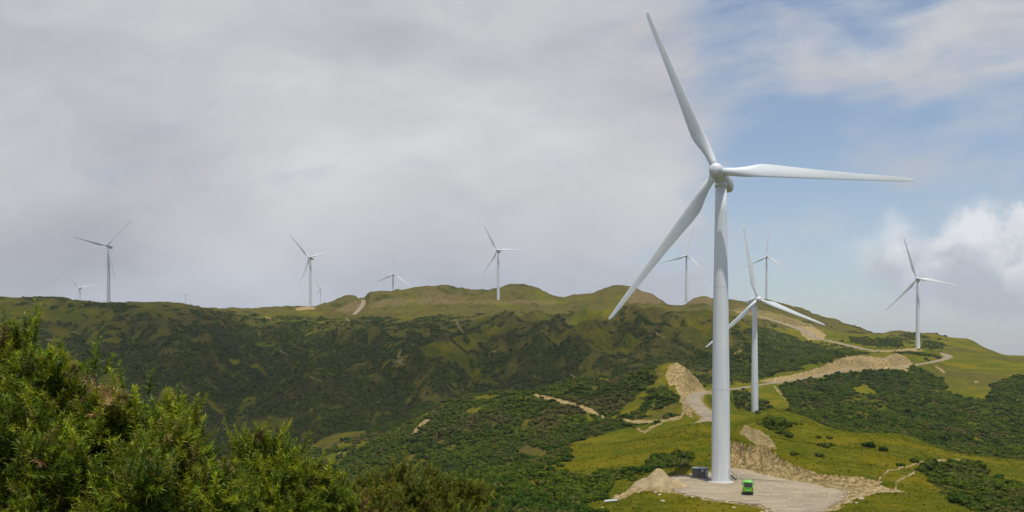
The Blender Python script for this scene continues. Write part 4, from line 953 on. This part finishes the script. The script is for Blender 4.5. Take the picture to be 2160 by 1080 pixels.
for i, (px, py, s, lb) in enumerate(LONE):
    d = find_d(px, py, 165, 300); x_ = (px - CX) / F * d; zg = ground(x_, d)
    root = empty('bush', (x_, d, zg), i * 1.1); tag(root, lb, 'bush', 'bushes standing alone in the grass')
    o = link('foliage', clumps[i % 5].copy(), SHR, root); o.scale = (s, s * 0.95, s * 0.85)
    bm = bmesh.new()
    for k in range(5):
        a = k * 1.26; cyl(bm, (0, 0, -0.2), (0.3 * s * math.cos(a), 0.3 * s * math.sin(a), 0.5 * s), 0.05 * s, 0.02 * s, 6)
    bmesh_obj('stem', bm, TWIG, root)

# ------------------------------------------------------------------ gorse in the foreground
def gorse_mat():
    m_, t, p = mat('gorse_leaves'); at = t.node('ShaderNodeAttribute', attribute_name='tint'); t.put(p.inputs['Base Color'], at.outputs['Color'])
    p.inputs['Roughness'].default_value = 0.55; p.inputs['Specular IOR Level'].default_value = 0.3
    tr = t.node('ShaderNodeBsdfTranslucent'); t.put(tr.inputs[0], t.mix(1.0, at.outputs['Color'], (1.3, 1.35, 0.5, 1), 'MULTIPLY'))
    mx = t.node('ShaderNodeMixShader'); mx.inputs[0].default_value = 0.28; t.l.new(p.outputs[0], mx.inputs[1]); t.l.new(tr.outputs[0], mx.inputs[2])
    t.l.new(mx.outputs[0], t.n['Material Output'].inputs[0]); return m_
GORSE = gorse_mat()
def shoots(base, dirn, length, width, tint, rg, nsp=58):
    """spiny shoots: base (n,3), dirn (n,3) unit -> triangles"""
    n = len(base); up = dirn; a = np.cross(up, np.array([0.31, 0.77, 0.55])); a /= np.linalg.norm(a, axis=1)[:, None]; b_ = np.cross(up, a)
    bend = rg.randn(n, 3) * 0.12; bend[:, 2] += 0.12
    V_, C_ = [], []
    tt = (np.arange(nsp) + 0.5) / nsp
    for k in range(nsp):
        t_ = tt[k]; ang = k * 2.4 + rg.rand(n) * 0.8
        cpt = base + up * (length * t_)[:, None] + bend * (length * t_ * t_)[:, None]
        rad = a * np.cos(ang)[:, None] + b_ * np.sin(ang)[:, None]
        fwd = 0.12 + 0.75 * t_ ** 1.5
        sd = rad + up * (fwd * rg.uniform(0.6, 1.3, n))[:, None] + rg.randn(n, 3) * 0.12; sd /= np.linalg.norm(sd, axis=1)[:, None]
        ln = width * (1.15 - 0.55 * t_) * rg.uniform(0.65, 1.2, n)
        side = np.cross(sd, rad + rg.randn(n, 3) * 0.5); side /= np.linalg.norm(side, axis=1)[:, None] + 1e-9
        wd_ = (ln * 0.10)[:, None]
        q0 = cpt - side * wd_; q1 = cpt + side * wd_; q2 = cpt + sd * ln[:, None]
        V_.append(np.stack([q0, q1, q2], 1))
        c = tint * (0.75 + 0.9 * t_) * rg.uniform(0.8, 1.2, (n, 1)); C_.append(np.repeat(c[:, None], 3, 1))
    # core stalk: two crossing slivers
    for (s1) in (a, b_):
        w_ = (width * 0.10)[:, None]; tip = base + up * length[:, None] + bend * length[:, None]
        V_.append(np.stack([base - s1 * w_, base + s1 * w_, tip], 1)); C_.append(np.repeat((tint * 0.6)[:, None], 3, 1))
    return np.concatenate(V_).reshape(-1, 3), np.concatenate(C_).reshape(-1, 3)
def gorse(label, blobs, nsh, length, width, cols_, seed, dead, basept, stems=14):
    rg = np.random.RandomState(seed); bs = []
    for px, py, rpx, d in blobs: bs.append((*P(px, py, d), rpx * d / F))
    bs = np.array(bs); wts = bs[:, 3] ** 2; wts /= wts.sum(); k = rg.choice(len(bs), nsh, p=wts)
    per = 4; ns = nsh // per; nsh = ns * per; k = rg.choice(len(bs), ns, p=wts)
    dv = rg.randn(ns, 3); dv[:, 1] -= 0.35; dv[:, 2] += 0.25; dv /= np.linalg.norm(dv, axis=1)[:, None]
    nt = max(40, ns // 20); kt = rg.choice(len(bs), nt, p=wts); dt = rg.randn(nt, 3); dt[:, 1] -= 0.45; dt[:, 2] += 0.3; dt /= np.linalg.norm(dt, axis=1)[:, None]
    ct = bs[kt, :3] + dt * (bs[kt, 3] * rg.uniform(0.45, 1.0, nt) ** 0.5)[:, None]; rt = length * rg.uniform(0.7, 1.35, nt)
    k = rg.randint(0, nt, ns); dv = dv * 1.0 + dt[k] * 0.55; dv /= np.linalg.norm(dv, axis=1)[:, None]
    sp = ct[k] + dv * (rt[k] * rg.uniform(0.3, 1.0, ns) ** 0.5)[:, None]
    sd_ = dv * 0.8 + dt[k] * 0.35 + np.array([0, -0.05, 0.35]) + rg.randn(ns, 3) * 0.22; sd_ /= np.linalg.norm(sd_, axis=1)[:, None]
    k = kt[k]
    sp = np.repeat(sp, per, 0); sd_ = np.repeat(sd_, per, 0); stint = np.repeat(rg.uniform(0.6, 1.35, (ns, 1)), per, 0); k = np.repeat(k, per)
    base = sp + sd_ * (length * rg.uniform(-0.9, 0.3, nsh))[:, None] + rg.randn(nsh, 3) * length * 0.30
    ud = sd_ + rg.randn(nsh, 3) * 0.40; ud /= np.linalg.norm(ud, axis=1)[:, None]
    ln = length * rg.uniform(0.6, 1.5, nsh); wd_ = width * rg.uniform(0.75, 1.25, nsh); base = base - ud * (ln * 0.6)[:, None]
    cl = np.array(cols_); g1 = rg.randint(0, len(cl), nsh); tint = cl[g1] * rg.uniform(0.8, 1.2, (nsh, 1)) * stint
    # dead stretches: around given points
    for (px, py, d, r_) in dead:
        m = np.hypot(CX + F * base[:, 0] / base[:, 1] - px, H - F * base[:, 2] / base[:, 1] - py) < r_ * 1.15
        m &= rg.rand(nsh) < 0.7; tint[m] = np.array([0.25, 0.165, 0.07]) * rg.uniform(0.6, 1.3, (m.sum(), 1))
    m = rg.rand(nsh) < 0.025; tint[m] = np.array([0.15, 0.085, 0.04]) * rg.uniform(0.5, 1.2, (m.sum(), 1))
    # long leading shoots standing out of the crown
    nl = 90 if length < 0.12 else 45; kb = rg.randint(0, len(bs), nl); dl = rg.randn(nl, 3) * 0.8 + np.array([0, -0.5, 1.3]); dl /= np.linalg.norm(dl, axis=1)[:, None]
    bl_ = bs[kb, :3] + dl * (bs[kb, 3] * rg.uniform(0.8, 1.02, nl))[:, None]; ul = dl * 0.5 + np.array([0, 0, 0.6]) + rg.randn(nl, 3) * 0.16; ul /= np.linalg.norm(ul, axis=1)[:, None]
    base = np.concatenate([base, bl_]); ud = np.concatenate([ud, ul]); ln = np.concatenate([ln, length * rg.uniform(0.9, 1.35, nl)]); wd_ = np.concatenate([wd_, width * rg.uniform(1.0, 1.25, nl)])
    tint = np.concatenate([tint, cl[rg.randint(0, 3, nl)] * rg.uniform(0.85, 1.25, (nl, 1))])
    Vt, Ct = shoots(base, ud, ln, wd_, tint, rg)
    root = empty('gorse_bush', tuple(basept)); tag(root, label, 'gorse bush', 'gorse bushes in the foreground')
    me = npmesh('foliage', Vt - np.array(basept), np.arange(len(Vt)).reshape(-1, 3))
    at = me.attributes.new('tint', 'FLOAT_COLOR', 'POINT'); at.data.foreach_set('color', np.concatenate([Ct, np.ones((len(Ct), 1))], 1).astype(np.float32).ravel())
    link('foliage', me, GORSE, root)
    bm = bmesh.new(); b0 = Vector(basept)
    for j in range(stems):
        q = bs[rg.randint(len(bs))]; tgt = Vector(q[:3]) + Vector(rg.randn(3) * q[3] * 0.3) - b0; mid = tgt * 0.5 + Vector((rg.randn() * 0.1, rg.randn() * 0.1, 0))
        r0 = length * 0.12; cyl(bm, (0, 0, -0.1), mid, r0, r0 * 0.6, 7); cyl(bm, mid, tgt, r0 * 0.6, r0 * 0.2, 6)
    bmesh_obj('stem', bm, TWIG, root)
    return root
GC = [(0.115, 0.150, 0.004), (0.080, 0.118, 0.004), (0.165, 0.185, 0.006), (0.048, 0.078, 0.004), (0.120, 0.125, 0.006)]
def gb(px, d): x_ = (px - CX) / F * d; return (x_, d, float(-1.75 - 0.225 * d - 0.02 * abs(x_)))
gorse('largest gorse bush, filling the lower left corner, with dead brown twigs near its top',
      [(30,850,135,4.5),(60,765,62,4.5),(175,870,110,4.3),(290,900,92,4.25),(385,930,60,4.2),(380,1010,90,4.0),(120,1000,190,4.1),(280,1030,160,4.0),(-120,900,200,4.4),(40,1140,260,3.8),(300,1180,230,3.7),(420,1130,100,3.8)],
      9000, 0.105, 0.033, GC, 1, [(205,800,4.2,26),(170,785,4.2,22),(265,812,4.1,28),(230,840,4.05,34),(290,798,4.1,14),(330,950,3.9,14)], gb(150, 4.3), 26)
gorse('middle gorse bush with bright pointed shoots, between the other two',
      [(545,985,34,5.6),(598,1020,52,5.6),(645,1050,44,5.5),(525,1095,58,5.4),(690,1105,44,5.5),(600,1110,95,5.3),(690,1180,90,5.2),(540,1190,120,5.2)],
      3800, 0.125, 0.037, [(0.135, 0.17, 0.004), (0.10, 0.135, 0.004), (0.18, 0.195, 0.006), (0.07, 0.095, 0.004)], 2, [(470,1060,5.2,30),(490,1020,5.3,18)], gb(600, 5.4), 16)
gorse('smallest farthest gorse bush, at the right of the foreground group',
      [(832,1040,34,9.5),(790,1065,42,9.4),(868,1060,36,9.3),(930,1065,42,9.4),(975,1085,36,9.4),(1010,1105,34,9.2),(880,1120,80,9.0),(800,1130,70,9.0),(960,1140,60,9.0)],
      3800, 0.15, 0.042, [(0.10, 0.115, 0.006), (0.065, 0.085, 0.006), (0.13, 0.13, 0.010)], 3, [(780,1075,9.0,12)], gb(880, 9.2), 12)

# ------------------------------------------------------------------ a cloud overhead, above the picture, shading the far hillside
def cloud(cx, cy, cz, rx, ry, rz_, op, seed):
    bm = bmesh.new(); bmesh.ops.create_icosphere(bm, subdivisions=5, radius=1)
    co = np.array([v.co[:] for v in bm.verts]); dpl = 1 + 0.35 * (fbm(co[:, 0] * 2.2 + 9 + seed, co[:, 1] * 2.2 + 5 + co[:, 2], 4, seed) - 0.5)
    for v, k in zip(bm.verts, dpl): v.co = Vector((v.co.x * k * rx, v.co.y * k * ry, (v.co.z if v.co.z > 0 else v.co.z * 0.3) * k * rz_))
    m_ = bpy.data.materials.new('cloud_vapour'); m_.use_nodes = True; t = NT(m_.node_tree); t.n.clear()
    oc = t.node('ShaderNodeTexCoord').outputs['Object']; rd = t.vm('LENGTH', t.vm('MULTIPLY', oc, (1 / rx, 1 / ry, 0)))
    nn = t.noise(oc, 0.006, 5, 0.6); a_ = t.ss(t.m('ADD', rd, t.m('MULTIPLY', t.m('SUBTRACT', nn, 0.5), 1.1)), 0.45, 0.98, op, 0.0)
    df = t.node('ShaderNodeBsdfDiffuse'); df.inputs[0].default_value = (0.9, 0.9, 0.9, 1); tr = t.node('ShaderNodeBsdfTransparent'); mx = t.node('ShaderNodeMixShader')
    t.put(mx.inputs[0], a_); t.l.new(tr.outputs[0], mx.inputs[1]); t.l.new(df.outputs[0], mx.inputs[2]); oo = t.node('ShaderNodeOutputMaterial'); t.l.new(mx.outputs[0], oo.inputs[0])
    o = bmesh_obj('cloud', bm, m_, smooth=True); o.location = (cx, cy, cz); tag(o, kind='structure')
cloud(-250 + 95, 900 - 225, 1000, 640, 420, 120, 0.48, 3)

# ------------------------------------------------------------------ haze
bm = bmesh.new(); bmesh.ops.create_cube(bm, size=1)
hz = bpy.data.materials.new('haze'); hz.use_nodes = True; t = NT(hz.node_tree); t.n.clear()
pv = t.node('ShaderNodeVolumePrincipled'); pv.inputs['Color'].default_value = (0.86, 0.92, 1.0, 1); pv.inputs['Density'].default_value = 0.00006; pv.inputs['Anisotropy'].default_value = 0.1
ho = t.node('ShaderNodeOutputMaterial'); t.l.new(pv.outputs[0], ho.inputs['Volume'])
haze = bmesh_obj('haze', bm, hz); haze.scale = (24400, 24400, 331 + 500); haze.location = (0, 9000, (500 - 331) / 2 - 0.0); tag(haze, kind='stuff')
